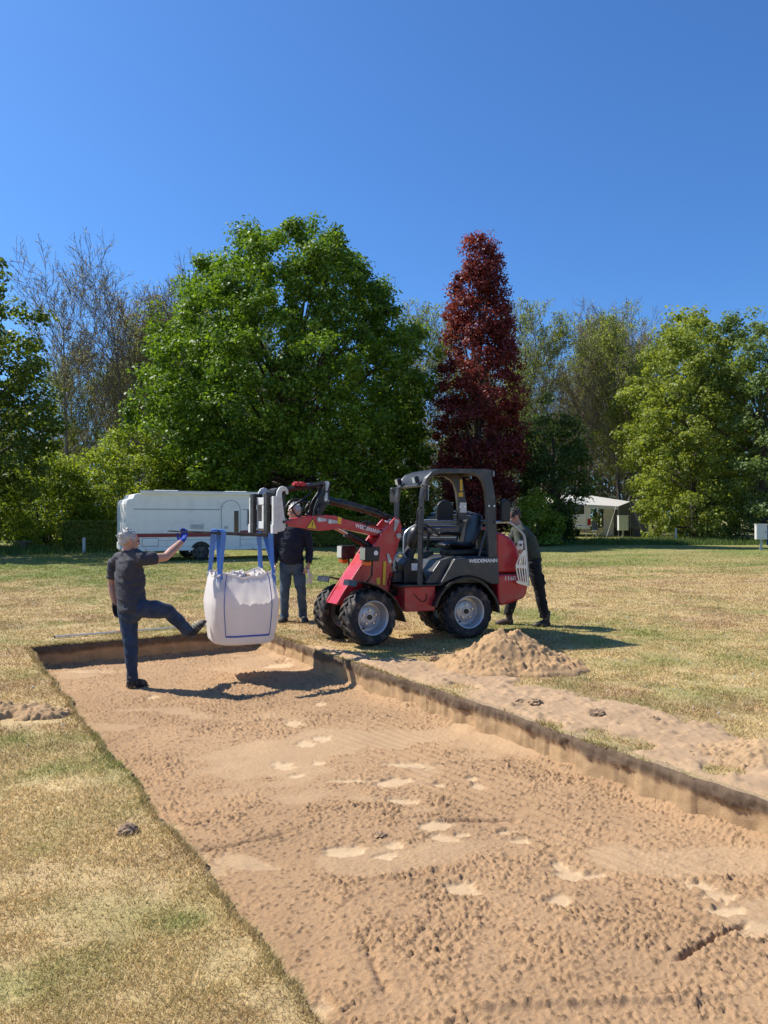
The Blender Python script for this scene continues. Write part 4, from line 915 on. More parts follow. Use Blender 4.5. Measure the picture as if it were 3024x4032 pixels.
# --- rear frame
MB().prism([(-.446, 1.372), (-.55, 1.345), (-.649, 1.299), (-.72, 1.235), (-.770, 1.165), (-.81, 1.036), (-.834, .818), (-.446, .818)], -.37, .37).build('engine_hood', 'red', LD, bev=.045, seg=4)
cw = MB().prism([(-.44, .81), (-.836, .81), (-.888, .641), (-.87, .55), (-.83, .49), (-.625, .429), (-.49, .404), (-.44, .46)], -.43, .43).build('counterweight', 'red', LD, bev=.03, seg=3)
MB().b2(-.835, -.446, -.371, .371, .8105, .8175).build('hood_gap', 'black', LD)
MB().b2(-.446, -.425, -.375, .375, 1.05, 1.385).build('bulkhead', 'black', LD, bev=.01)
for s in (1, -1):
    y0, y1 = (.385, .462) if s > 0 else (-.462, -.385)
    MB().prism([(.191, 1.027), (-.43, 1.045), (-.445, .692), (-.33, .694), (-.25, .735), (-.15, .778), (-.002, .811), (.13, .80), (.234, .766), (.403, .70)], y0, y1).build('side_panel', 'grey_paint', LD, bev=.012)
    fe = [(.490, .44), (.470, .50), (.426, .584), (.36, .665), (.279, .733), (.18, .778), (.087, .797), (-.04, .79), (-.15, .752), (-.25, .685), (-.325, .60), (-.38, .52), (-.413, .438), (-.424, .33)]
    MB().sheet(fe, s*.19, s*.515, .014).build('fender', 'black', LD, smooth=True)
    MB().sheet([(p[0]*1.0, p[1]-.002) for p in fe], s*.508, s*.518, .03).build('fender_lip', 'black', LD)
MB().prism([(.20, 1.05), (-.44, 1.05), (-.44, .70), (.548, .715), (.565, .735), (.36, 1.0)], -.383, .383).build('seat_base', 'grey_paint', LD, bev=.012)
MB().b2(.33, .92, -.44, .44, .69, .712).build('floor_plate', 'black', LD, bev=.005)
MB().b2(.43, .85, -.40, .40, .375, .688).build('chassis', 'red', LD, bev=.012)
MB().tube([(.73, .402, .60), (.69, .41, .56), (.62, .41, .50), (.56, .41, .52), (.56, .405, .60)], .005, 5, smooth_n=4).build('cable_loop', 'black', LD)
MB().b2(-.40, .43, -.19, .19, .36, .69).build('rear_chassis', 'black', LD, bev=.01)
MB().tube([(0, -.36, WR), (0, .36, WR)], .075, 12).build('rear_axle', 'black', LD)
MB().b2(-.99, -.80, -.07, .07, .44, .52).b2(-.84, -.70, -.11, .11, .40, .50).build('rear_hitch', 'black', LD, bev=.01)
text('WEIDEMANN', .063, 'white_text', Matrix.Translation((-.008, .4635, .976)) @ Matrix.Rotation(R(180), 4, 'Z') @ Matrix.Rotation(R(90), 4, 'X') @ Matrix.Diagonal((1.07, 1, 1, 1)), 'maker_lettering', LD, .0012, .0022)
text('1160', .078, 'white_text', Matrix.Translation((-.53, .4315, .731)) @ Matrix.Rotation(R(180), 4, 'Z') @ Matrix.Rotation(R(90), 4, 'X') @ Matrix.Diagonal((1.12, 1, 1, 1)), 'model_number', LD, .0012, .0008)
# roll-over frame
def post(name, pts, r): return MB().tube(pts, r, 4, hint=(1, 1, 0)).build(name, 'grey_paint', LD, bev=.006)
for s in (1, -1):
    y = s*.43
    MB().tube([(.652, y, .70), (.645, y, 1.30), (.632, y, 1.78), (.605, y, 1.93), (.565, y, 2.03), (.49, y, 2.105), (.40, y, 2.135), (.30, y, 2.14), (-.30, y, 2.145)], .037, 4, hint=(1, .999, 0) if False else (0, 1, 1)).build('front_post', 'grey_paint', LD)
    MB().prism([(-.312, 2.17), (-.36, 1.95), (-.399, 1.718), (-.412, 1.04), (-.288, 1.04), (-.267, 1.717), (-.245, 1.9), (-.21, 2.01), (-.155, 2.075), (-.08, 2.112), (-.08, 2.17)], y-.035, y+.035).build('rear_post', 'grey_paint', LD, bev=.006)
    bl = MB()
    for x in (-.29, -.365):
        bl.tube([(x+.0, y-.045, 1.70), (x, y+.045, 1.70)], .014, 8)
    bl.build('post_bolts', 'steel', LD)
    MB().tube([(-.18, y*.93, 1.05), (-.30, y*.93, 1.42)], .016, 6).build('strut', 'grey_paint', LD)
rp = [(.618, 1.955), (.592, 2.02), (.55, 2.085), (.49, 2.138), (.41, 2.168), (.30, 2.176), (-.30, 2.18)]
MB().sheet(rp[::-1], -.40, .40, -.012).build('roof', 'black_vinyl', LD, smooth=True)
MB().tube([(.615, -.43, 1.955), (.615, .43, 1.955)], .018, 8).tube([(-.30, -.43, 2.14), (-.30, .43, 2.14)], .03, 4).build('cross_bar', 'grey_paint', LD)
MB().tube([(-.33, -.43, 1.50), (-.33, .43, 1.50)], .022, 8).tube([(-.35, -.43, 1.08), (-.35, .43, 1.08)], .03, 6).build('rear_cross_bar', 'grey_paint', LD)
MB().b2(-.33, -.29, -.398, -.390, 1.92, 2.08).b2(-.34, -.27, -.398, -.390, 1.84, 1.90).build('warning_sticker', 'yellow', LD)
MB().b2(-.39, -.29, -.398, -.390, 1.62, 1.76).build('paper_sticker', 'white_text', LD)
MB().tube([(.66, .47, 1.35), (.70, .475, 1.36), (.715, .48, 1.42), (.71, .48, 1.60), (.69, .475, 1.665), (.645, .47, 1.67)], .011, 6, smooth_n=4).build('grab_handle', 'black', LD, smooth=True)
# mirrors and work lamps
for s in (1, -1):
    MB().tube([(.615, s*.43, 1.955), (.67, s*.50, 1.945), (.64, s*.56, 1.90)], .010, 6).build('mirror_arm', 'black', LD)
    mr = MB().box((.622, s*.57, 1.855), (.035, .14, .21), Matrix.Rotation(R(-25*s), 3, 'Z')).build('mirror', 'black', LD, bev=.016, seg=3)
    MB().box((.600, s*.575, 1.855), (.004, .12, .19), Matrix.Rotation(R(-25*s), 3, 'Z')).build('mirror_glass', 'glass_lens', mr)
    lp = MB().box((.655, s*.30, 2.03), (.06, .09, .085), Matrix.Rotation(R(15), 3, 'Y')).build('work_lamp', 'black', LD, bev=.014)
    MB().box((.689, s*.30, 2.022), (.006, .075, .07), Matrix.Rotation(R(15), 3, 'Y')).build('lens', 'glass_lens', lp)
    MB().tube([(.63, s*.30, 1.99), (.60, s*.30, 1.965)], .008, 6).build('lamp_bracket', 'black', lp)
for y in (-.28, .38):
    lp = MB().box((-.365, y, 2.12), (.05, .085, .08)).build('rear_lamp', 'black', LD, bev=.012); MB().b2(-.394, -.388, y-.035, y+.035, 2.085, 2.155).build('lens', 'glass_lens', lp)
# seat
MB().tube([(.17, 0, 1.185), (.06, 0, 1.20), (-.10, 0, 1.185), (-.22, 0, 1.19)], [(.03, .19), (.05, .235), (.045, .24), (.05, .22)], 16, hint=(0, 0, 1), round_ends=True, smooth_n=3).build('seat_cushion', 'black_vinyl', LD, smooth=True)
MB().tube([(-.20, 0, 1.20), (-.25, 0, 1.33), (-.30, 0, 1.46), (-.35, 0, 1.56)], [(.06, .20), (.055, .245), (.055, .23), (.045, .15)], 16, hint=(1, 0, .3), round_ends=True, smooth_n=3).build('backrest', 'black_vinyl', LD, smooth=True)
MB().b2(-.30, .12, -.2, .2, 1.05, 1.14).build('seat_suspension', 'black', LD, bev=.03)
MB().tube([(-.24, -.27, 1.33), (-.05, -.28, 1.335), (.06, -.28, 1.33)], [.03, .032, .022], 8, round_ends=True).build('armrest', 'black_vinyl', LD, smooth=True)
MB().b2(.18, .36, -.36, -.22, 1.0, 1.10).build('control_box', 'grey_paint', LD, bev=.01)
js = MB().tube([(.25, -.29, 1.10), (.25, -.29, 1.17)], [.035, .018], 10).tube([(.25, -.29, 1.15), (.235, -.29, 1.24)], .010, 8).build('joystick', 'black', LD, smooth=True)
MB().tube([(.236, -.29, 1.225), (.225, -.29, 1.31)], [.018, .024], 10, round_ends=True).build('grip', 'black_vinyl', js, smooth=True)
# steering
MB().tube([(.66, 0, .98), (.62, 0, 1.10), (.585, 0, 1.16)], [.085, .07, .075], 14).build('column_bellows', 'black', LD, smooth=True)
cwl = MB().tube([(.60, 0, 1.14), (.585, 0, 1.24), (.55, 0, 1.36), (.51, 0, 1.43)], [(.05, .07), (.075, .10), (.08, .11), (.045, .06)], 16, hint=(1, 0, 0), round_ends=True, smooth_n=3).build('steering_cowl', 'black_vinyl', LD, smooth=True)
st = MB(); c = Vector((.37, 0, 1.40)); ax = Vector((-.55, 0, .83)).normalized(); e1 = Vector((0, 1, 0)); e2 = ax.cross(e1)
st.tube([c+(e1*math.cos(t)+e2*math.sin(t))*.175 for t in np.linspace(0, 2*math.pi, 33)], .014, 8).tube([(.52, 0, 1.38), c], .022, 8)
for t in (.3, 2.84, 4.71): st.tube([c, c+(e1*math.cos(t)+e2*math.sin(t))*.17], .011, 6)
st.build('steering_wheel', 'black', LD, smooth=True)
MB().prism([(.56, .712), (.80, .712), (.80, .96), (.74, 1.03), (.62, 1.03), (.58, .95)], -.24, .26).build('front_console', 'black', LD, bev=.02)
MB().b2(.62, .70, .262, .265, .88, .97).build('data_plate', 'white_text', LD)
MB().sheet([(.50, .715), (.58, .80), (.62, .90)], -.36, -.24, .01).build('pedal', 'black', LD); MB().sheet([(.50, .715), (.56, .80), (.60, .92)], .27, .37, .01).build('pedal', 'black', LD)
# side doors: tube, pad and grille; near one folded open to the rear, far one closed
def door(y, pts, pad, name):
    d = MB().tube([(p[0], y, p[1]) for p in pts], .019, 8, smooth_n=4).build(name, 'galv', LD, smooth=True)
    x0, x1, z0, z1 = pad
    n = 14; ol = [(x0, z0), (x1, z0)]+[((x0+x1)/2+(x1-x0)/2*math.cos(t), z1-abs(x1-x0)/2+abs(x1-x0)/2*math.sin(t)) for t in np.linspace(0, math.pi, n)]
    MB().prism(ol, y-.05 if y < 0 else y-.02, y+.02 if y < 0 else y+.05).build('pad', 'black_vinyl', d, bev=.02, seg=3)
    return d
dn = door(.50, [(-.37, 1.488), (-.48, 1.492), (-.565, 1.488), (-.65, 1.435), (-.768, 1.335), (-.80, 1.22), (-.825, .95), (-.845, .66)], (-.435, -.565, 1.50, 1.785), 'side_door')
door(-.50, [(.50, 1.02), (.495, 1.28), (.45, 1.37), (.346, 1.434), (.22, 1.50), (.0, 1.505), (-.30, 1.505), (-.37, 1.50), (-.39, 1.46), (-.35, 1.45), (.16, 1.452), (.30, 1.40), (.44, 1.28)], (.015, -.24, 1.51, 1.795), 'side_door')
MB().b2(-.765, -.69, .49, .515, 1.135, 1.25).build('latch_plate', 'white_paint', dn, bev=.004); MB().tube([(-.735, .516, 1.20), (-.71, .53, 1.19)], .012, 6).build('latch_knob', 'black', dn)
# grille with real slots
gr = MB()
out_ = [(-.762, 1.115), (-.70, 1.03), (-.648, .934), (-.672, .82), (-.704, .695), (-.838, .655), (-.80, 1.13)]
def gx(z, f):
    zl = [.655, .695, .82, .934, 1.03, 1.115, 1.13]; lo = np.interp(z, [.655, .695, .82, .934, 1.03, 1.115, 1.13], [-.838, -.704, -.672, -.648, -.70, -.762, -.80]); hi = np.interp(z, [.655, 1.13], [-.838, -.80]); return lo+(hi-lo)*f
def bar(f, w_, z0, z1):
    zs = np.linspace(z0, z1, 7); V = []
    for z in zs:
        x = float(gx(z, f)); V += [(x-w_/2, .505, z), (x+w_/2, .505, z), (x+w_/2, .517, z), (x-w_/2, .517, z)]
    gr.add(V, [(i*4+j, i*4+(j+1) % 4, i*4+4+(j+1) % 4, i*4+4+j) for i in range(6) for j in range(4)]+[(0, 1, 2, 3), (24, 27, 26, 25)])
for f in (.04, .28, .52, .76, .96): bar(f, .017, .70, 1.10)
gr.prism([(-.70, .69), (-.66, .71), (-.668, .735), (-.832, .70), (-.838, .655)], .504, .518)
gr.prism([(-.652, .90), (-.65, .945), (-.80, .93), (-.818, .885)], .504, .518)
gr.prism([(-.715, 1.03), (-.762, 1.12), (-.80, 1.135), (-.806, 1.06), (-.77, 1.075)], .504, .518)
gr.build('guard_grille', 'alu', dn)
# --- front frame
for s in (1, -1):
    y0, y1 = sorted((s*.115, s*.15))
    mf().prism([(-.46, 1.50), (-.52, 1.55), (-.585, 1.535), (-.615, 1.44), (-.60, 1.30), (-.458, .93), (-.40, .72), (-.44, .5), (.0, .45), (.20, .55), (.305, .49), (.31, .52), (.20, .68), (.072, .844), (-.20, 1.20), (-.34, 1.38)], y0, y1).build('tower_plate', 'red', LD, bev=.006)
    fe = [(.26, .74), (.239, .802), (.16, .80), (.073, .779), (-.04, .742), (-.139, .69), (-.24, .62), (-.313, .54), (-.40, .40), (-.445, .28)]
    MB(F2R).sheet(fe, s*.20, s*.52, .013).build('fender', 'black', LD, smooth=True)
    MB(F2R).tube([(-.05, s*.15, .70), (-.02, s*.35, .735)], .02, 6).build('fender_bracket', 'black', LD)
mf().prism([(.31, .50), (.072, .846), (-.12, 1.10), (-.14, 1.085), (.055, .83), (.285, .49)], -.114, .114).build('tower_front_plate', 'red', LD, bev=.003)
mf().prism([(-.30, 1.30), (-.50, .85), (-.42, .55), (-.40, .55), (-.47, .85), (-.27, 1.29)], -.114, .114).build('tower_rear_plate', 'red', LD)
mf().b2(-.62, .10, -.17, .17, .40, .56).build('front_chassis', 'red', LD, bev=.01)
mf().tube([(0, -.36, WR), (0, .36, WR)], .075, 12).build('front_axle', 'black', LD)
mf().tube([(-.58, 0, .35), (-.58, 0, .68)], .06, 10).b2(-.72, -.5, -.13, .13, .44, .5).b2(-.72, -.5, -.13, .13, .58, .64).build('articulation_joint', 'black', LD)
boom = [(.985, 1.515), (.93, 1.512), (.80, 1.545), (.68, 1.566), (.567, 1.573), (.42, 1.58), (.307, 1.577), (.235, 1.556), (.159, 1.526), (-.331, 1.418), (-.52, 1.378), (-.60, 1.385), (-.625, 1.33), (-.60, 1.275), (-.54, 1.265), (-.489, 1.278), (-.299, 1.315), (.13, 1.405), (.189, 1.415), (.27, 1.414), (.36, 1.402), (.481, 1.392), (.58, 1.402), (.68, 1.423), (.93, 1.455), (.985, 1.465)]
bm_ = mf().prism(boom, -.085, .085).build('lift_arm', 'red', LD, bev=.008)
T = F2R @ Matrix.Translation((.030, .0875, 1.434)) @ Matrix.Rotation(R(180), 4, 'Z') @ Matrix.Rotation(R(90), 4, 'X') @ Matrix.Rotation(R(-14.0), 4, 'Z') @ Matrix.Diagonal((1.02, 1, 1, 1))
text('WEIDEMANN', .062, 'white_text', T, 'maker_lettering', bm_, .001, .0024)
tri = [(.70, 1.422), (.605, 1.546), (.545, 1.406)]
ctr = (sum(p[0] for p in tri)/3, sum(p[1] for p in tri)/3)
mf().prism(tri, .0862, .0885).build('warning_triangle', 'black', bm_)
mf().prism([(ctr[0]+(p[0]-ctr[0])*.82, ctr[1]+(p[1]-ctr[1])*.82) for p in tri], .0866, .0892).build('triangle_face', 'yellow', bm_)
mf().box((.612, .0897, 1.475), (.012, .002, .042)).box((.616, .0897, 1.437), (.012, .002, .012)).build('exclamation_mark', 'black', bm_)
mf().prism([(.27, 1.562), (.216, 1.548), (.226, 1.468), (.275, 1.479)], .0862, .0885).build('yellow_sticker', 'yellow', bm_)
mf().b2(-.50, -.46, .0862, .0885, 1.36, 1.40).build('white_sticker', 'white_text', bm_)
def keeper(a, b, r, y, parent):      # grey pin keeper plates
    d = Vector((b[0]-a[0], b[1]-a[1])); t = d.normalized(); n = Vector((-t.y, t.x)); P = []
    for k in range(9):
        g = math.pi*k/8; P.append((a[0]-t.x*r*math.sin(g)+n.x*r*math.cos(g), a[1]-t.y*r*math.sin(g)+n.y*r*math.cos(g)))
    for k in range(5):
        g = math.pi*k/4; P.append((b[0]+t.x*r*.5*math.sin(g)-n.x*r*.5*math.cos(g), b[1]+t.y*r*.5*math.sin(g)-n.y*r*.5*math.cos(g)))
    k_ = mf().prism(P, y, y+.012).build('pin_keeper', 'galv', parent); mf().tube([(a[0], y+.01, a[1]), (a[0], y+.02, a[1])], r*.55, 10).build('pin', 'steel', k_)
keeper((.53, 1.527), (.435, 1.521), .030, .087, bm_); keeper((.385, 1.503), (.29, 1.496), .030, .087, bm_)
keeper((-.535, 1.50), (-.50, 1.39), .030, .152, LD); keeper((-.43, 1.0), (-.40, 1.09), .028, .151, LD)
mf().tube([(-.56, -.17, 1.32), (-.56, .17, 1.32)], .035, 12).tube([(-.54, -.16, 1.50), (-.54, .16, 1.50)], .03, 12).build('tower_pin', 'galv', LD)
# tilt lever, link, cylinders
for s in (1, -1):
    y0, y1 = sorted((s*.055, s*.08))
    lv = mf().prism([(.60, 1.55), (.585, 1.66), (.545, 1.76), (.475, 1.86), (.45, 1.93), (.45, 1.985), (.41, 2.0), (.375, 1.97), (.372, 1.90), (.385, 1.78), (.42, 1.68), (.50, 1.56)], y0, y1).build('tilt_lever', 'black', LD, bev=.005)
    if s > 0: keeper((.412, 1.965), (.425, 1.885), .026, .081, lv); keeper((.435, 1.77), (.425, 1.845), .026, .081, lv)
mf().tube([(.41, 0, 1.965), (.70, 0, 1.915), (1.06, 0, 1.865)], .030, 4).build('tilt_link', 'black', LD)
for p in ((.412, 1.965), (.44, 1.77)): mf().tube([(p[0], -.085, p[1]), (p[0], .085, p[1])], .02, 10).build('lever_pin', 'steel', LD)
cy = mf().tube([(.33, 0, 1.755), (-.20, 0, 1.640), (-.50, 0, 1.545)], .042, 14).tube([(-.12, 0, 1.657), (-.14, 0, 1.653)], .049, 14).tube([(.34, 0, 1.757), (.30, 0, 1.749)], .049, 14).build('tilt_cylinder', 'black', LD, smooth=True)
mf().tube([(.44, 0, 1.775), (.32, 0, 1.752)], .02, 10).build('piston_rod', 'steel', cy, smooth=True)
mf().tube([(.22, .0, 1.78), (-.10, .01, 1.70), (-.3, .02, 1.655), (-.5, .03, 1.56)], .011, 6).build('oil_pipe', 'black', cy)
for s in (1, -1):
    cy = mf().tube([(.09, s*.035, 1.345), (-.33, s*.035, 1.130)], .038, 12).tube([(.10, s*.035, 1.35), (.07, s*.035, 1.335)], .045, 12).build('lift_cylinder', 'black', LD, smooth=True)
    mf().tube([(.28, s*.035, 1.435), (.08, s*.035, 1.34)], .02, 10).build('piston_rod', 'steel', cy, smooth=True)
# head lamps with indicators
for s in (1, -1):
    y = s*.30
    hl = mf().prism([(.035, 1.195), (-.17, 1.19), (-.15, 1.02), (-.02, 1.02), (.04, 1.03)], y-.07, y+.07).build('headlight', 'black', LD, bev=.01)
    mf().prism([(.04, 1.185), (.046, 1.185), (.05, 1.04), (.044, 1.04)], y-.058, y+.058).build('lens', 'glass_lens', hl)
    mf().prism([(.04, 1.018), (-.06, 1.018), (-.05, .965), (.02, .965)], y-.055, y+.055).build('indicator', 'orange_lens', hl, bev=.012)
    mf().tube([(-.09, y, 1.03), (-.095, y*.95, .86), (-.06, y*.7, .74)], .013, 6).tube([(-.06, y*.7, .74), (-.05, s*.15, .72)], .013, 6).build('lamp_bracket', 'black', hl)
mf().lathe([(.0713, 0), (.0713, .03), (.06, .03)], 18, (-.105, .30, 1.12)).build('round_sticker', 'white_text', LD)
mf().prism([(-.375, 1.0), (-.335, 1.0), (-.322, .705), (-.362, .705)], .152, .166).build('safety_prop', 'yellow', LD, bev=.004)
mf().prism([(-.29, .80), (-.24, .80), (-.245, .715), (-.295, .715)], .1505, .153).build('yellow_sticker', 'yellow', LD)
# hoses
HS = [[(.66, -.02, 1.955), (.55, -.03, 1.965), (.49, -.03, 1.93), (.475, -.03, 1.86), (.51, -.02, 1.80)],
      [(.64, .03, 1.90), (.62, .04, 1.84), (.72, .05, 1.77), (.80, .05, 1.72), (.86, .05, 1.66), (.80, .04, 1.575), (.74, .03, 1.56)],
      [(.90, .05, 1.64), (.84, .06, 1.70), (.74, .07, 1.745), (.65, .07, 1.72), (.63, .06, 1.65), (.68, .05, 1.58)],
      [(.93, -.05, 1.60), (.85, -.05, 1.74), (.74, -.05, 1.77), (.66, -.05, 1.70), (.70, -.05, 1.58)],
      [(.56, -.1, 1.74), (.62, -.1, 1.65), (.60, -.1, 1.58)], [(.49, .10, 1.72), (.545, .1, 1.64), (.55, .1, 1.585)],
      [(-.38, .02, 1.58), (-.50, .09, 1.57), (-.60, .10, 1.48), (-.57, .09, 1.40), (-.46, .09, 1.42)],
      [(-.30, .06, 1.43), (-.22, .09, 1.48), (-.14, .10, 1.46), (-.10, .10, 1.41)], [(-.34, -.06, 1.45), (-.22, -.08, 1.50), (-.10, -.08, 1.45)],
      [(-.48, .10, 1.05), (-.55, .12, .98), (-.56, .13, .88), (-.50, .13, .80)], [(-.45, .0, .95), (-.58, .05, .92), (-.62, .08, .80), (-.75, .1, .74)],
      [(-.42, .12, .80), (-.55, .16, .76), (-.70, .18, .80), (-.85, .16, .86)], [(-.40, .05, .72), (-.60, .12, .69), (-.80, .18, .72)], [(-.44, -.08, .85), (-.62, -.06, .80), (-.82, -.02, .86)]]
for h in HS: mf().tube(h, .0115, 7, smooth_n=5).build('hydraulic_hose', 'hose', LD, smooth=True)
MB().tube([(.72, .12, 1.03), (.80, .14, 1.10), (.88, .15, 1.05), (.90, .15, .9)], .018, 8, smooth_n=5).build('console_hose', 'galv', LD, smooth=True)
MB().b2(.66, .92, .02, .20, .73, .86).b2(.80, .95, -.2, .1, .72, .80).build('valve_block', 'black', LD, bev=.01)
mf().b2(.66, .82, -.05, .03, 1.93, 1.965).b2(.70, .74, -.05, .05, 1.925, 1.98).b2(.77, .80, -.05, .05, 1.925, 1.98).build('hose_coupler', 'red_coupler', LD, bev=.006)
mf().tube([(.67, -.01, 1.945), (.60, -.02, 1.955)], .014, 8).build('coupler_plug', 'galv', LD)
# quick hitch
qh = mf().prism([(1.0, 1.45), (1.09, 1.42), (1.10, 1.88), (1.05, 1.90), (.985, 1.60)], -.10, .10).tube([(1.04, -.26, 1.845), (1.04, .26, 1.845)], .026, 10).tube([(1.03, -.26, 1.46), (1.03, .26, 1.46)], .026, 10).b2(1.03, 1.075, -.25, .25, 1.44, 1.86).build('quick_hitch', 'black', LD, bev=.006)
for y in (-.16, -.06, .06, .16): mf().prism([(1.03, 1.82), (1.10, 1.86), (1.12, 1.60), (1.11, 1.42), (1.02, 1.42)], y-.01, y+.01).build('hitch_rib', 'black', qh)
for s in (1, -1):
    y = s*.285
    hk = [(1.135, 1.385), (1.16, 1.40), (1.165, 1.76), (1.155, 1.85), (1.125, 1.895), (1.085, 1.912), (1.045, 1.898), (1.018, 1.862), (1.018, 1.82), (1.035, 1.815), (1.045, 1.845), (1.065, 1.865), (1.09, 1.855), (1.10, 1.82), (1.085, 1.70), (1.06, 1.52), (1.05, 1.44), (1.07, 1.40)]
    mf().prism(hk, y-.015, y+.015).build('hitch_hook_plate', 'white_paint', LD, bev=.004)
    mf().tube([(1.075, y-.02, 1.50), (1.075, y+.022, 1.50)], .018, 10).build('hitch_pin', 'black', LD)
    mf().b2(1.19, 1.235, s*.325, s*.375, 1.40, 1.79).b2(1.185, 1.245, s*.315, s*.38, 1.37, 1.47).build('carriage_end_bar', 'white_paint', LD, bev=.004)
mf().b2(1.185, 1.22, -.32, .32, 1.70, 1.785).b2(1.185, 1.22, -.32, .32, 1.42, 1.505).b2(1.19, 1.215, -.02, .05, 1.505, 1.70).build('fork_carriage', 'white_paint', LD, bev=.004)
for y in (.21, -.21):
    sh = mf().b2(1.225, 1.268, y-.05, y+.05, 1.33, 1.83).b2(1.15, 1.225, y-.045, y+.045, 1.79, 1.83).build('fork_shank', 'black', LD, bev=.004)
    L = 2.26
    def tp(x, z0, z1, hw): return [(x, y-hw, z0), (x, y+hw, z0), (x, y+hw, z1), (x, y-hw, z1)]
    V = tp(1.225, 1.328, 1.37, .05)+tp(1.6, 1.348, 1.383, .05)+tp(2.05, 1.378, 1.399, .05)+tp(L, 1.394, 1.406, .03)
    mf().add(V, [(i*4+j, i*4+(j+1) % 4, i*4+4+(j+1) % 4, i*4+4+j) for i in range(3) for j in range(4)]+[(3, 2, 1, 0), (12, 13, 14, 15)]).build('fork_tine', 'tine_steel', sh, bev=.003)

# ------------------------------------------------------------------ big bag hanging from the tines
def big_bag():
    cx, cz = 1.475, .13; M = M_F @ Matrix.Translation((cx, 0, cz)) @ Matrix.Rotation(R(-8), 4, 'Z'); o = empty('big_bag'); o.matrix_world = M
    tag(o, 'white woven big bag of sand hanging from the fork by blue straps', 'big bag')
    nz, na = 46, 96; V = []
    zs = [0, .0, .004, .012, .025, .045]+list(np.linspace(.075, .775, nz-6)); wr = [.0, .24, .295, .325, .343, .353]
    for i, z in enumerate(zs):
        t = min(1, z/.775); hw = wr[i] if i < 6 else .353+.036*math.sin(min(1, (t-.06)/.62)*math.pi*.55)-.060*max(0, (t-.55)/.45)**1.6
        ex = 3.2+2.2*t
        for k in range(na):
            a = 2*math.pi*(k+.5)/na; c, s = math.cos(a), math.sin(a)
            q = (abs(c)**ex+abs(s)**ex)**(-1/ex); x, y = hw*q*c, hw*q*s
            wob = .014*(float(vnoise(a*5+3, z*4, 301))-.5)+.010*(float(vnoise(a*17, z*2.2, 302))-.5)*(1+1.6*max(0, t-.55))+.006*(float(vnoise(a*40, z*11, 304))-.5)
            corner = (abs(c*s)*2)**4
            zz = z+t**6*(.035*corner-.018*(1-corner)+.02*(float(vnoise(a*3.5, 0, 303))-.5))
            if t > .94: wob -= .01*(float(vnoise(a*6, 1, 305)))
            V.append((x*(1+wob/hw if hw else 1), y*(1+wob/hw if hw else 1), zz))
    Fc = [tuple(f) for f in grid_faces(len(zs), na, True)]
    mb = MB(); mb.add(V, Fc); b = mb.build('bag_body', 'bag', o, smooth=True)
    # hem
    top = V[-na:]
    MB().tube([(p[0]*1.004, p[1]*1.004, p[2]-.006) for p in top]+[(top[0][0]*1.004, top[0][1]*1.004, top[0][2]-.006)], (.014, .005), 6, hint=(0, 0, 1)).build('hem', 'bag', o, smooth=True)
    # sand inside, heaped
    g = np.linspace(-1, 1, 60); A, B = np.meshgrid(g, g, indexing='ij'); hw = .318
    X = A*hw; Y = B*hw; Z = .64+.06*(fbm(A*1.7+3, B*1.7, 311, 3)-.5)+.05*np.clip(1-np.hypot(A+.2, B+.35), 0, 1)+.10*np.clip(1-np.hypot(A+.15, B+.1)*1.5, 0, 1)+crumbs(X, Y, .04, 312, .8)*.7
    Z = Z-.06*sstep(-.2, .9, B)
    col = np.array([.36, .235, .14])*(.8+.4*fbm(A*9, B*9, 313))[..., None]
    np_mesh('sand_fill', np.stack([X, Y, Z], -1).reshape(-1, 3), grid_faces(60, 60), 'sand', o, True, col=col.reshape(-1, 3))
    # crumpled inner flap
    g = np.linspace(0, 1, 40); A, B = np.meshgrid(g, g, indexing='ij')
    for (x0, y0, sx, sy, sd, h) in ((.02, -.10, .30, .34, 321, .11), (-.30, -.25, .30, .22, 322, .07)):
        X = x0+(A-.5)*sx+.05*(fbm(A*4, B*4, sd)-.5); Y = y0+(B-.5)*sy+.05*(fbm(A*4+9, B*4, sd+1)-.5)
        Z = .685+h*np.clip(1-1.6*np.hypot(A-.5, B-.5), 0, 1)**.7+.075*np.abs(fbm(A*6, B*6, sd+2, 3)-.5)*2
        MB().add([tuple(p) for p in np.stack([X, Y, Z], -1).reshape(-1, 3)], [tuple(f) for f in grid_faces(40, 40)]).build('inner_flap', 'bag', o, smooth=True)
    # seams: stitched webbing down the front corners and along the bottom of each face
    P = np.array(V).reshape(len(zs), na, 3)
    def strip(idx, name):
        pts = [P[i, k]*np.array([1.012, 1.012, 1]) for i, k in idx]
        MB().tube([tuple(p) for p in pts], [(.011, .004)]*len(pts), 6, hint=(0, 1, .2) if False else None).build(name, 'seam_blue', o)
    for kq in (14, 33, 62, 81):
        strip([(i, kq) for i in range(8, len(zs))], 'corner_seam')
    for a0, a1 in ((14, 33), (62, 81)): strip([(8, k) for k in range(a0, a1+1)], 'bottom_seam')
    # straps: four loops over the tines
    def ribbon(mb, pts, w_):
        n = len(pts); VV = []
        for i, p in enumerate(pts):
            p = Vector(p); t = (Vector(pts[min(n-1, i+1)])-Vector(pts[max(0, i-1)])).normalized()
            wd = Vector((1, 0, 0)); wd = (wd-t*wd.dot(t)).normalized()*w_[i]/2; nn = t.cross(wd).normalized()*.003
            VV += [p-wd-nn, p+wd-nn, p+wd+nn, p-wd+nn]
        mb.add(VV, [(i*4+j, i*4+(j+1) % 4, i*4+4+(j+1) % 4, i*4+4+j) for i in range(n-1) for j in range(4)]+[(3, 2, 1, 0), tuple(range(4*n-4, 4*n))])
    def xt_rot(v): return v*math.tan(R(8))
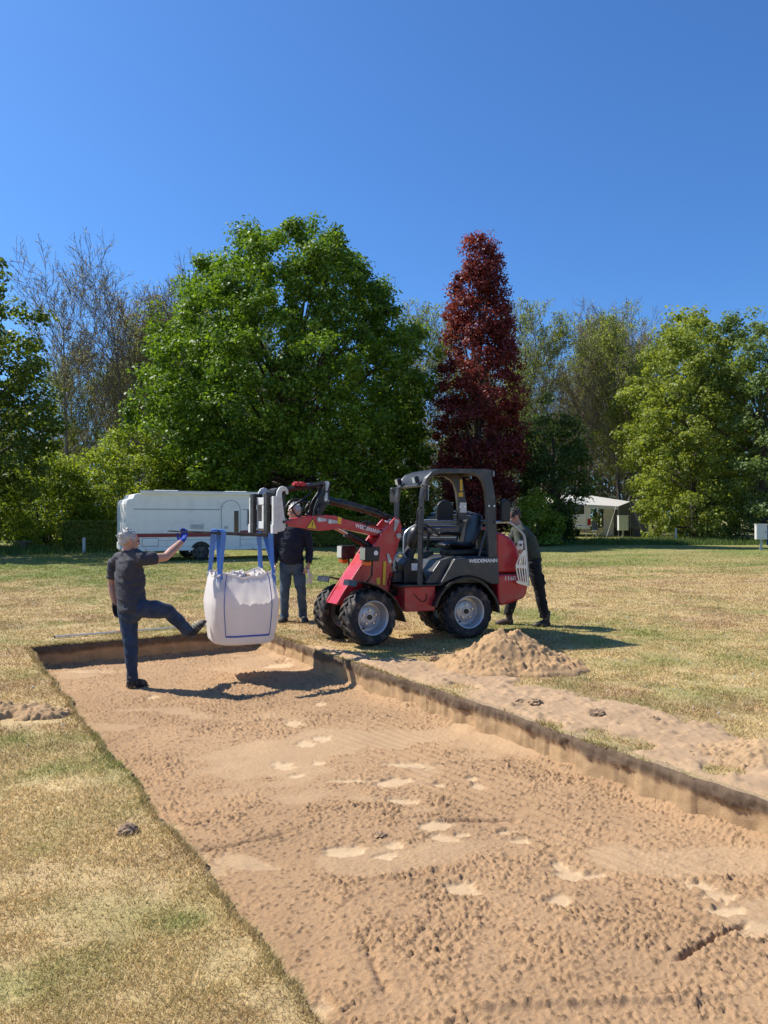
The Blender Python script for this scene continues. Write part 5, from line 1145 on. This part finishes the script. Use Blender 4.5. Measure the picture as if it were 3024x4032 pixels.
    for sx in (-1, 1):
        for sy in (-1, 1):
            mb = MB(); xb = sx*.305; yb = sy*.31; xt = sx*.275; yt = sy*.21+xt_rot(sx*.275)
            zt = 1.328-cz+.055+(xt+cx-1.225)*.055
            for q, (dx, dy) in enumerate(((-.018*sx, .008*sy), (.008*sx, -.018*sy))):
                yo = yt+(.056 if q == 0 else -.056)*sy
                ribbon(mb, [(xb+dx, yb+dy, .60), (xb+dx, yb+dy, .745), (xb+dx*.6, (yb+dy)*.985, .80), (xt+(.022 if q else -.012), yo, zt-.05), (xt+(.022 if q else -.012), yo, zt-.012), (xt+(.012 if q else -.006), yt+(yo-yt)*.8, zt+.004), (xt, yt, zt+.006)], [.04, .036, .032, .058, .056, .05, .05])
            mb.build('lifting_strap', 'strap_blue', o)
            MB().tube([(xb, yb, .775), (xb+.01*sx, yb, .79)], .022, 8).build('strap_knot', 'bag', o, smooth=True)
big_bag()
# ------------------------------------------------------------------ people
def solid(mb, name, m, parent, vox, smooth=6, wr=0., ws=9., seed=0, stretch=1.):
    """overlapping limbs fused into ONE continuous skin, then relaxed; wr: cloth folds"""
    o = mb.build(name, m, None); r = o.modifiers.new('r', 'REMESH'); r.mode = 'VOXEL'; r.voxel_size = vox; r.use_smooth_shade = True
    s = o.modifiers.new('s', 'SMOOTH'); s.factor = .5; s.iterations = smooth
    baked(o); me = o.data
    if wr:
        n = len(me.vertices); co = np.empty(n*3, np.float32); no = np.empty(n*3, np.float32); me.vertices.foreach_get('co', co); me.vertices.foreach_get('normal', no)
        co = co.reshape(-1, 3); no = no.reshape(-1, 3); p = co.astype(float)
        d = 1-2*np.abs(fbm(p[:, 0]*ws+p[:, 2]*ws*.6+seed, p[:, 2]*ws*stretch-p[:, 1]*ws*.8, 400+seed, 3)-.5)*2.2
        d2 = fbm(p[:, 0]*ws*.5+p[:, 1]*ws*.5, p[:, 2]*ws*.5+seed, 410+seed, 2)-.5
        co = co+no*(wr*(d-.6)+wr*1.2*d2)[:, None]
        me.vertices.foreach_set('co', co.astype(np.float32).ravel()); me.update()
    me.polygons.foreach_set('use_smooth', [True]*len(me.polygons))
    o.parent = parent
    return o
def V3(*a): return Vector(a)
def head(mb, c, fwd, s=1., up=(0, 0, 1)):
    """skull, jaw, nose, brow, ears; returns a frame matrix (x = face direction)"""
    f = Vector(fwd).normalized(); u = Vector(up); l = u.cross(f).normalized(); u = f.cross(l)
    M3 = Matrix((f, l, u)).transposed(); c = Vector(c)
    def B(p, r): mb.ball(c+M3 @ (Vector(p)*s), tuple(k*s for k in r), 18, 12, M3)
    B((-.012, 0, .025), (.098, .077, .090)); B((.022, 0, -.035), (.072, .062, .080)); B((.045, 0, -.085), (.042, .040, .030))
    B((.088, 0, .028), (.016, .05, .013)); B((.098, 0, -.012), (.016, .013, .026)); B((.112, 0, -.024), (.013, .014, .011))
    B((.086, 0, -.058), (.013, .025, .007)); B((.083, 0, -.070), (.013, .022, .007))
    for k in (-1, 1): B((.066, .042*k, -.022), (.026, .022, .026)); B((-.008, .080*k, -.008), (.020, .010, .034))
    return c, M3, s
def eyes(fr, parent):
    c, M3, s = fr
    for k in (-1, 1): MB().ball(c+M3 @ (Vector((.086, .031*k, .006))*s), .009*s, 8, 6).build('eye', 'eye', parent, smooth=True)
def hair(fr, name, m, parent, cut=-.02, th=.008, seed=1, tuft=.010):
    c, M3, s = fr; mb = MB()
    def B(p, r): mb.ball(c+M3 @ (Vector(p)*s), tuple(k*s for k in r), 22, 14, M3)
    B((-.026, 0, .038), (.088+th, .077+th*.8, .082+th)); B((-.056, 0, -.004), (.052+th*.6, .064+th*.4, .055))
    for k in (-1, 1): B((.010, .068*k, .022), (.030, .010+th*.6, .030))
    rg_ = random.Random(seed)
    for k in range(90):      # loose tufts
        a = rg_.uniform(0, 6.28); e = rg_.uniform(-.1, 1.5); p = V3(math.cos(a)*math.cos(e)*.092-.028, math.sin(a)*math.cos(e)*.080, math.sin(e)*.088+.034)
        if p.x > .045 and p.z < .075: continue
        q = p+V3(rg_.uniform(-.02, .01), rg_.uniform(-.012, .012), rg_.uniform(-.004, .016))+(p-V3(-.026, 0, .03)).normalized()*.010
        mb.tube([c+M3 @ (p*s), c+M3 @ (q*s)], [.010*s, .005*s], 5)
    o = solid(mb, name, m, parent, .005*s, 1, tuft, 60, seed, .5)
    return o
def hand(mb, wrist, palm_dir, side_dir, curl=.5, s=1.):
    """palm, four fingers and a thumb leaving the side of the palm. side_dir: thumb side"""
    d = Vector(palm_dir).normalized(); t = Vector(side_dir); t = (t-d*t.dot(d)).normalized(); n = d.cross(t); w_ = Vector(wrist)
    mb.tube([w_-d*.02, w_+d*.03*s, w_+d*.085*s], [(.026*s, .020*s), (.040*s, .016*s), (.042*s, .015*s)], 12, hint=t, round_ends=True)
    for k, (o, L) in enumerate(((.030, .070), (.010, .080), (-.010, .075), (-.030, .060))):
        p = w_+d*.085*s+t*o*s; pts = [p-d*.02*s]; a = 0; q = p
        for j in range(3):
            a += curl*(.7, 1., .8)[j]; dd = d*math.cos(a)+n*math.sin(a); q = q+dd*L*s*(.42, .33, .27)[j]; pts.append(q)
        mb.tube(pts, [.0100*s, .0096*s, .0088*s, .0075*s], 8, round_ends=True)
    p = w_+d*.025*s+t*.030*s; q = p+(d*.55+t*.75).normalized()*.038*s; q2 = q+(d*.85+t*.25+n*.45*curl).normalized()*.034*s; q3 = q2+(d*.9+n*.6*curl).normalized()*.026*s
    mb.tube([p, q, q2, q3], [.013*s, .0115*s, .010*s, .0085*s], 8, round_ends=True)
def shoe(mb, heel, toe, up=(0, 0, 1), w_=.048, h=.075, boot=0.):
    h0, t0, u = Vector(heel), Vector(toe), Vector(up).normalized(); f = (t0-h0); L = f.length; f.normalize(); sd = u.cross(f)
    P = [h0+f*.035+u*.045, h0+f*L*.3+u*.05, h0+f*L*.55+u*.042, h0+f*L*.78+u*.034, t0-f*.035+u*.03]
    mb.tube(P, [(.045, w_*.82), (.050, w_*.9), (.042, w_*.98), (.034, w_*1.08), (.028, w_*.85)], 14, hint=u, round_ends=True)
    mb.tube([h0+f*.06+u*.05, h0+f*.055+u*(.11+boot*.5), h0+f*.045+u*(.13+boot)], [w_*.95, w_*.98, w_*1.02], 14, hint=f)
def sole(heel, toe, up, parent, w_=.05):
    h0, t0, u = Vector(heel), Vector(toe), Vector(up).normalized(); f = (t0-h0).normalized(); L = (t0-h0).length; sd = u.cross(f); pr = []
    for (a, b) in ((0., .55), (.08, .8), (.35, .72), (.7, 1.05), (.92, .75), (1.0, .3)): pr.append((a*L, b*w_))
    ring = [h0+f*a+sd*b for a, b in pr]+[h0+f*a-sd*b for a, b in pr[::-1]]; n = len(ring)
    MB().add([p+u*.004 for p in ring]+[p+u*.030 for p in ring], [tuple(range(n-1, -1, -1)), tuple(range(n, 2*n))]+[(i, (i+1) % n, (i+1) % n+n, i+n) for i in range(n)]).build('sole', 'rubber', parent, bev=.004)
def lerp(a, b, t): return Vector(a)+(Vector(b)-Vector(a))*t

def man_kicking():
    hd = V3(-2.727, 8.25, 1.300); nk = V3(-2.752, 8.25, 1.185); ch = V3(-2.725, 8.25, .97); wa = V3(-2.71, 8.24, .74); pe = V3(-2.69, 8.22, .60)
    rs = V3(-2.560, 8.14, 1.105); ls = V3(-2.925, 8.37, 1.055); re = V3(-2.357, 8.30, 1.125); rw = V3(-2.258, 8.60, 1.285); le = V3(-2.975, 8.40, .825); lw = V3(-2.925, 8.37, .610)
    rh = V3(-2.60, 8.15, .60); lh = V3(-2.765, 8.30, .56); rk = V3(-2.355, 8.42, .525); ra = V3(-2.165, 8.52, .285); lk = V3(-2.715, 8.25, .20); la = V3(-2.690, 8.25, -.165)
    face = V3(.80, .55, -.10); bf = V3(.64, .77, 0); bl = V3(-.77, .64, 0)     # body forward and its left
    o = empty('person', (-2.69, 8.25, -PD+.0)); tag(o, 'man in a dark grey polo shirt kicking the bag, blue glove on the fork', 'person'); T = Matrix.Translation(-o.location)
    b = MB(T); fr = head(b, hd, face, 1.0, (-.05, 0, 1))
    b.tube([nk-V3(0, 0, .05), lerp(nk, hd, .35), hd-V3(0, 0, .03)], [(.068, .072), .056, .052], 14, round_ends=True)
    b.tube([ch+V3(0, 0, .1), wa, pe], [(.10, .15), (.09, .13), (.10, .14)], 14, hint=bf, round_ends=True)
    b.tube([ch+V3(0, 0, .1), rs, lerp(rs, re, .5), re, lerp(re, rw, .35), rw], [.05, .055, .052, .046, .048, .032], 14, round_ends=True)
    b.tube([ch+V3(0, 0, .1), ls, lerp(ls, le, .5), le, lerp(le, lw, .35), lw], [.05, .050, .046, .040, .042, .028], 14, round_ends=True)
    b.tube([pe, rh, rk, ra], [.07, .07, .05, .04], 12); b.tube([pe, lh, lk, la], [.07, .07, .05, .04], 12)
    solid(b, 'body', 'skin', o, .0085, 3)
    fr = (fr[0]-o.location, fr[1], fr[2]); eyes(fr, o); hair(fr, 'hair', 'hair_grey', o, th=.008, tuft=.005)
    s = MB(T)
    s.tube([nk+V3(.005, 0, -.035), lerp(nk, ch, .42), ch, lerp(ch, wa, .5), wa, pe+V3(0, 0, .0), pe-V3(0, 0, .055)], [(.075, .085), (.115, .185), (.142, .192), (.140, .180), (.138, .172), (.140, .178), (.143, .182)], 22, hint=bf)
    s.tube([nk-V3(0, 0, .06), lerp(nk, rs, .6), rs, lerp(rs, re, .32), lerp(rs, re, .62)], [(.08, .08), .082, .080, .075, .078], 14, round_ends=False)
    s.tube([nk-V3(0, 0, .06), lerp(nk, ls, .6), ls, lerp(ls, le, .4), lerp(ls, le, .78)], [(.08, .08), .082, .080, .074, .072], 14)
    shirt = solid(s, 'polo_shirt', 'polo_grey', o, .010, 3, .013, 7, 3, 1.6)
    c = MB(T); c.tube([nk-V3(0, 0, .045), nk+V3(.002, 0, .015)], [(.074, .076), (.066, .066)], 18); solid(c, 'collar', 'polo_grey', shirt, .006, 2)
    j = MB(T)
    j.tube([pe+V3(0, 0, .07), pe+V3(.0, 0, -.0), pe-V3(0, 0, .06)], [(.125, .162), (.135, .172), (.115, .15)], 18, hint=bf, round_ends=True)
    j.tube([lerp(pe, rh, .5), rh, lerp(rh, rk, .5), rk, lerp(rk, ra, .35), lerp(rk, ra, .8), ra+V3(.006, 0, -.01)], [.10, .11, .096, .080, .076, .068, .068], 16)
    j.tube([lerp(pe, lh, .5), lh, lerp(lh, lk, .5), lk, lerp(lk, la, .35), lerp(lk, la, .8), la-V3(0, 0, .035)], [.10, .108, .092, .072, .068, .058, .064], 16)
    solid(j, 'jeans', 'jeans', o, .010, 3, .011, 7, 5, .9)
    f1 = ((-2.735, 8.20, -.262), (-2.57, 8.36, -.262)); m = MB(T); shoe(m, *f1); sh = solid(m, 'shoe', 'shoe_dark', o, .007, 2, .002, 20, 6); sole(V3(*f1[0])-o.location, V3(*f1[1])-o.location, (0, 0, 1), sh)
    up = V3(-.30, -.15, .94); up = V3(-.52, -.12, .80)
    fd = V3(.55, .35, .70).normalized(); up = (V3(-.5, -.2, .85)-fd*V3(-.5, -.2, .85).dot(fd)).normalized(); hl = ra-up*.085-fd*.055; tt = hl+fd*.275
    m = MB(T); shoe(m, hl, tt, up, w_=.054); sh = solid(m, 'shoe', 'shoe_dark', o, .007, 2, .002, 20, 7); sole(hl-o.location, tt-o.location, up, sh)
    lc = MB(T)
    for k in range(4):
        p = hl+fd*(.12+.028*k)+up*(.112-.010*k); sd = up.cross(fd); lc.tube([p-sd*.03, p+up*.006, p+sd*.03], .004, 5)
    lc.tube([hl+fd*.11+up*.12, hl+fd*.09+up*.16, hl+fd*.12+up*.155, hl+fd*.11+up*.12], .004, 5); lc.build('laces', 'white_paint', sh)
    g = MB(T); hd_ = V3(.05, .35, .80)
    g.tube([rw-(rw-re).normalized()*.03, rw+(rw-re).normalized()*.02], [.036, .032], 12)
    hand(g, rw, V3(.10, .62, .62), V3(-.75, .3, .0), .66, 1.12); solid(g, 'glove', 'glove_blue', o, .006, 2, .002, 30, 8)
    g = MB(T); hand(g, lw, V3(.22, -.05, -1), V3(.5, .7, 0), .45, 1.1); solid(g, 'glove', 'glove_black', o, .006, 2, .001, 30, 9)
man_kicking()

def man_standing():
    x = -1.385; D = 11.5
    hd = V3(-1.345, D, 1.635); nk = V3(-1.372, D+.02, 1.475); ch = V3(-1.385, D, 1.24); wa = V3(-1.39, D, .98); pe = V3(-1.375, D+.01, .87)
    rs = V3(-1.585, D, 1.385); ls = V3(-1.180, D, 1.385); re = V3(-1.650, D+.03, 1.09); le = V3(-1.115, D+.03, 1.09); rw = V3(-1.630, D-.06, .855); lw = V3(-1.125, D-.06, .855)
    rh = V3(-1.465, D, .84); lh = V3(-1.285, D, .84); rk = V3(-1.478, D-.03, .43); lk = V3(-1.232, D-.02, .43); ra = V3(-1.490, D, .09); la = V3(-1.215, D+.08, .09)
    o = empty('person', (-1.36, D, 0)); tag(o, 'man in navy sweater and jeans standing behind the fork, face behind the hoses', 'person'); T = Matrix.Translation(-o.location); fw = V3(-.15, -1, 0).normalized()
    b = MB(T); fr = head(b, hd, V3(-.45, -1, -.12), 1.05)
    b.tube([nk-V3(0, 0, .05), lerp(nk, hd, .5), hd-V3(0, 0, .03)], [(.07, .075), .058, .055], 14, round_ends=True)
    b.tube([ch, wa, pe], [(.09, .14), (.09, .13), (.09, .13)], 14, hint=fw, round_ends=True)
    for a, e, w_, ha, sd in ((rs, re, rw, V3(.1, -.2, -1), V3(.4, -1, 0)), (ls, le, lw, V3(-.05, -.2, -1), V3(-.4, -1, 0))):
        b.tube([ch+V3(0, 0, .1), a, lerp(a, e, .5), e, lerp(e, w_, .4), w_], [.05, .05, .045, .038, .04, .027], 12, round_ends=True)
        hand(b, w_, ha, sd, .42 if a is rs else .75, 1.1)
    b.tube([pe, rh, rk, ra], [.07, .07, .05, .04], 12); b.tube([pe, lh, lk, la], [.07, .07, .05, .04], 12)
    solid(b, 'body', 'skin', o, .0075, 2)
    fr = (fr[0]-o.location, fr[1], fr[2]); eyes(fr, o); hair(fr, 'hair', 'hair_grey', o, seed=2, th=.007, tuft=.005)
    s = MB(T)
    s.tube([nk-V3(0, 0, .02), lerp(nk, ch, .4), ch, wa, pe+V3(0, 0, .04), pe-V3(0, 0, .02)], [(.075, .085), (.115, .185), (.145, .195), (.150, .185), (.148, .185), (.140, .175)], 22, hint=fw)
    for a, e, w_ in ((rs, re, rw), (ls, le, lw)): s.tube([nk-V3(0, 0, .06), lerp(nk, a, .65), a, lerp(a, e, .5), e, lerp(e, w_, .5), lerp(e, w_, .93)], [(.08, .08), .082, .085, .070, .064, .056, .046], 14)
    solid(s, 'sweater', 'sweater_navy', o, .010, 3, .012, 7, 12, 1.6)
    c = MB(T); c.tube([nk-V3(0, 0, .03), nk+V3(.0, 0, .025)], [(.074, .076), (.068, .068)], 18); solid(c, 'collar', 'polo_grey', o, .006, 2)
    j = MB(T); j.tube([pe+V3(0, 0, .08), pe, pe-V3(0, 0, .08)], [(.12, .16), (.13, .175), (.10, .14)], 18, hint=fw, round_ends=True)
    for h, k, a in ((rh, rk, ra), (lh, lk, la)): j.tube([lerp(pe, h, .5), h, lerp(h, k, .5), k, lerp(k, a, .4), lerp(k, a, .85), a-V3(0, 0, .03)], [.095, .10, .090, .073, .070, .063, .070], 16)
    solid(j, 'jeans', 'jeans_light', o, .010, 3, .010, 7, 13, .9)
    for hl, tt, k in ((V3(-1.475, D+.09, .0), V3(-1.53, D-.19, .0), 14), (V3(-1.215, D+.15, .0), V3(-1.16, D-.12, .0), 15)):
        m = MB(T); shoe(m, hl, tt, (0, 0, 1), boot=.05); sh = solid(m, 'shoe', 'shoe_dark', o, .007, 2, .002, 20, k); sole(hl-o.location, tt-o.location, (0, 0, 1), sh)
    g = empty('work_gloves', (-1.12, D-.12, .74)); tag(g, 'pair of pale work gloves held in the standing man\'s hand', 'gloves')
    m = MB(); m.tube([(0, .0, .04), (.01, 0, -.03), (.02, 0, -.10)], [(.04, .015), (.045, .02), (.04, .016)], 12, hint=(0, 1, 0), round_ends=True)
    for q in range(4): m.tube([(-.015+.022*q, 0, -.09), (-.03+.026*q, .005, -.16)], .010, 6, round_ends=True)
    m.tube([(.04, 0, -.03), (.075, 0, -.08)], .012, 6, round_ends=True); solid(m, 'glove', 'canvas', g, .006, 2)
man_standing()

def man_bending():
    D = 11.05
    hd = V3(1.865, D, 1.555); nk = V3(1.925, D, 1.435); ch = V3(2.03, D, 1.23); wa = V3(2.10, D, 1.03); pe = V3(2.125, D, .93)
    ns = V3(1.93, D-.19, 1.335); fs = V3(1.93, D+.19, 1.335); ne = V3(1.90, D-.26, 1.09); fe = V3(1.80, D+.22, 1.08); nw = V3(1.72, D-.20, .93); fw_ = V3(1.60, D+.14, .98)
    nh = V3(2.13, D-.09, .90); fh = V3(2.10, D+.09, .90); nkn = V3(2.215, D-.10, .50); na = V3(2.285, D-.10, .14); fk = V3(1.90, D+.10, .50); fa = V3(1.80, D+.12, .15)
    o = empty('person', (2.1, D, 0)); tag(o, 'man in olive T-shirt and black work trousers bending at the loader\'s rear', 'person'); T = Matrix.Translation(-o.location); fw = V3(-1, 0, .35).normalized()
    b = MB(T); fr = head(b, hd, V3(-1, -.10, -.45), 1.0, (-.35, 0, 1))
    b.tube([nk-V3(-.02, 0, .04), lerp(nk, hd, .5), hd-V3(0, 0, .03)], [(.07, .075), .058, .055], 14, round_ends=True)
    b.tube([ch, wa, pe], [(.09, .13), (.09, .13), (.09, .13)], 14, hint=fw, round_ends=True)
    for a, e, w_, sd in ((ns, ne, nw, V3(0, 0, 1)), (fs, fe, fw_, V3(0, 0, 1))):
        b.tube([ch+V3(-.03, 0, .08), a, lerp(a, e, .5), e, lerp(e, w_, .4), w_], [.05, .052, .048, .042, .042, .029], 12, round_ends=True); hand(b, w_, w_-e, sd, .35, 1.1)
    b.tube([pe, nh, nkn, na], [.07, .07, .05, .04], 12); b.tube([pe, fh, fk, fa], [.07, .07, .05, .04], 12)
    solid(b, 'body', 'skin', o, .0085, 2)
    fr = (fr[0]-o.location, fr[1], fr[2]); eyes(fr, o); hair(fr, 'hair', 'hair_dark', o, th=.002, seed=3, tuft=.003)
    s = MB(T); s.tube([nk+V3(.01, 0, -.02), lerp(nk, ch, .4), ch, wa, pe+V3(0, 0, .03)], [(.07, .085), (.12, .185), (.15, .195), (.145, .18), (.14, .175)], 22, hint=fw)
    for a, e in ((ns, ne), (fs, fe)): s.tube([nk+V3(.03, 0, -.06), lerp(nk, a, .7), a, lerp(a, e, .4), lerp(e, a, .3)], [(.08, .08), .085, .085, .078, .075], 14)
    solid(s, 't_shirt', 'shirt_olive', o, .010, 3, .012, 8, 22, 1.4)
    j = MB(T); j.tube([pe+V3(-.01, 0, .09), pe, pe-V3(0, 0, .07)], [(.13, .165), (.14, .175), (.11, .14)], 18, hint=(1, 0, 0), round_ends=True)
    for h, k, a in ((nh, nkn, na), (fh, fk, fa)): j.tube([lerp(pe, h, .5), h, lerp(h, k, .5), k, lerp(k, a, .4), lerp(k, a, .9), a-V3(0, 0, .01)], [.10, .108, .095, .082, .078, .068, .070], 16)
    j.tube([lerp(nh, nkn, .45)+V3(.05, -.05, 0), lerp(nh, nkn, .75)+V3(.05, -.05, 0)], [(.06, .03), (.06, .03)], 10, hint=(1, 0, 0), round_ends=True)
    solid(j, 'work_trousers', 'trousers_black', o, .010, 3, .009, 9, 23, 2.0)
    for hl, tt, k, mm in ((V3(2.36, D-.10, .0), V3(2.10, D-.14, .0), 24, 'shoe_dark'), (V3(1.87, D+.11, .0), V3(1.61, D+.08, .0), 25, 'boot_brown')):
        m = MB(T); shoe(m, hl, tt, (0, 0, 1), boot=.10, w_=.052); sh = solid(m, 'work_boot', mm, o, .008, 2, .003, 20, k); sole(hl-o.location, tt-o.location, (0, 0, 1), sh, .055)
man_bending()
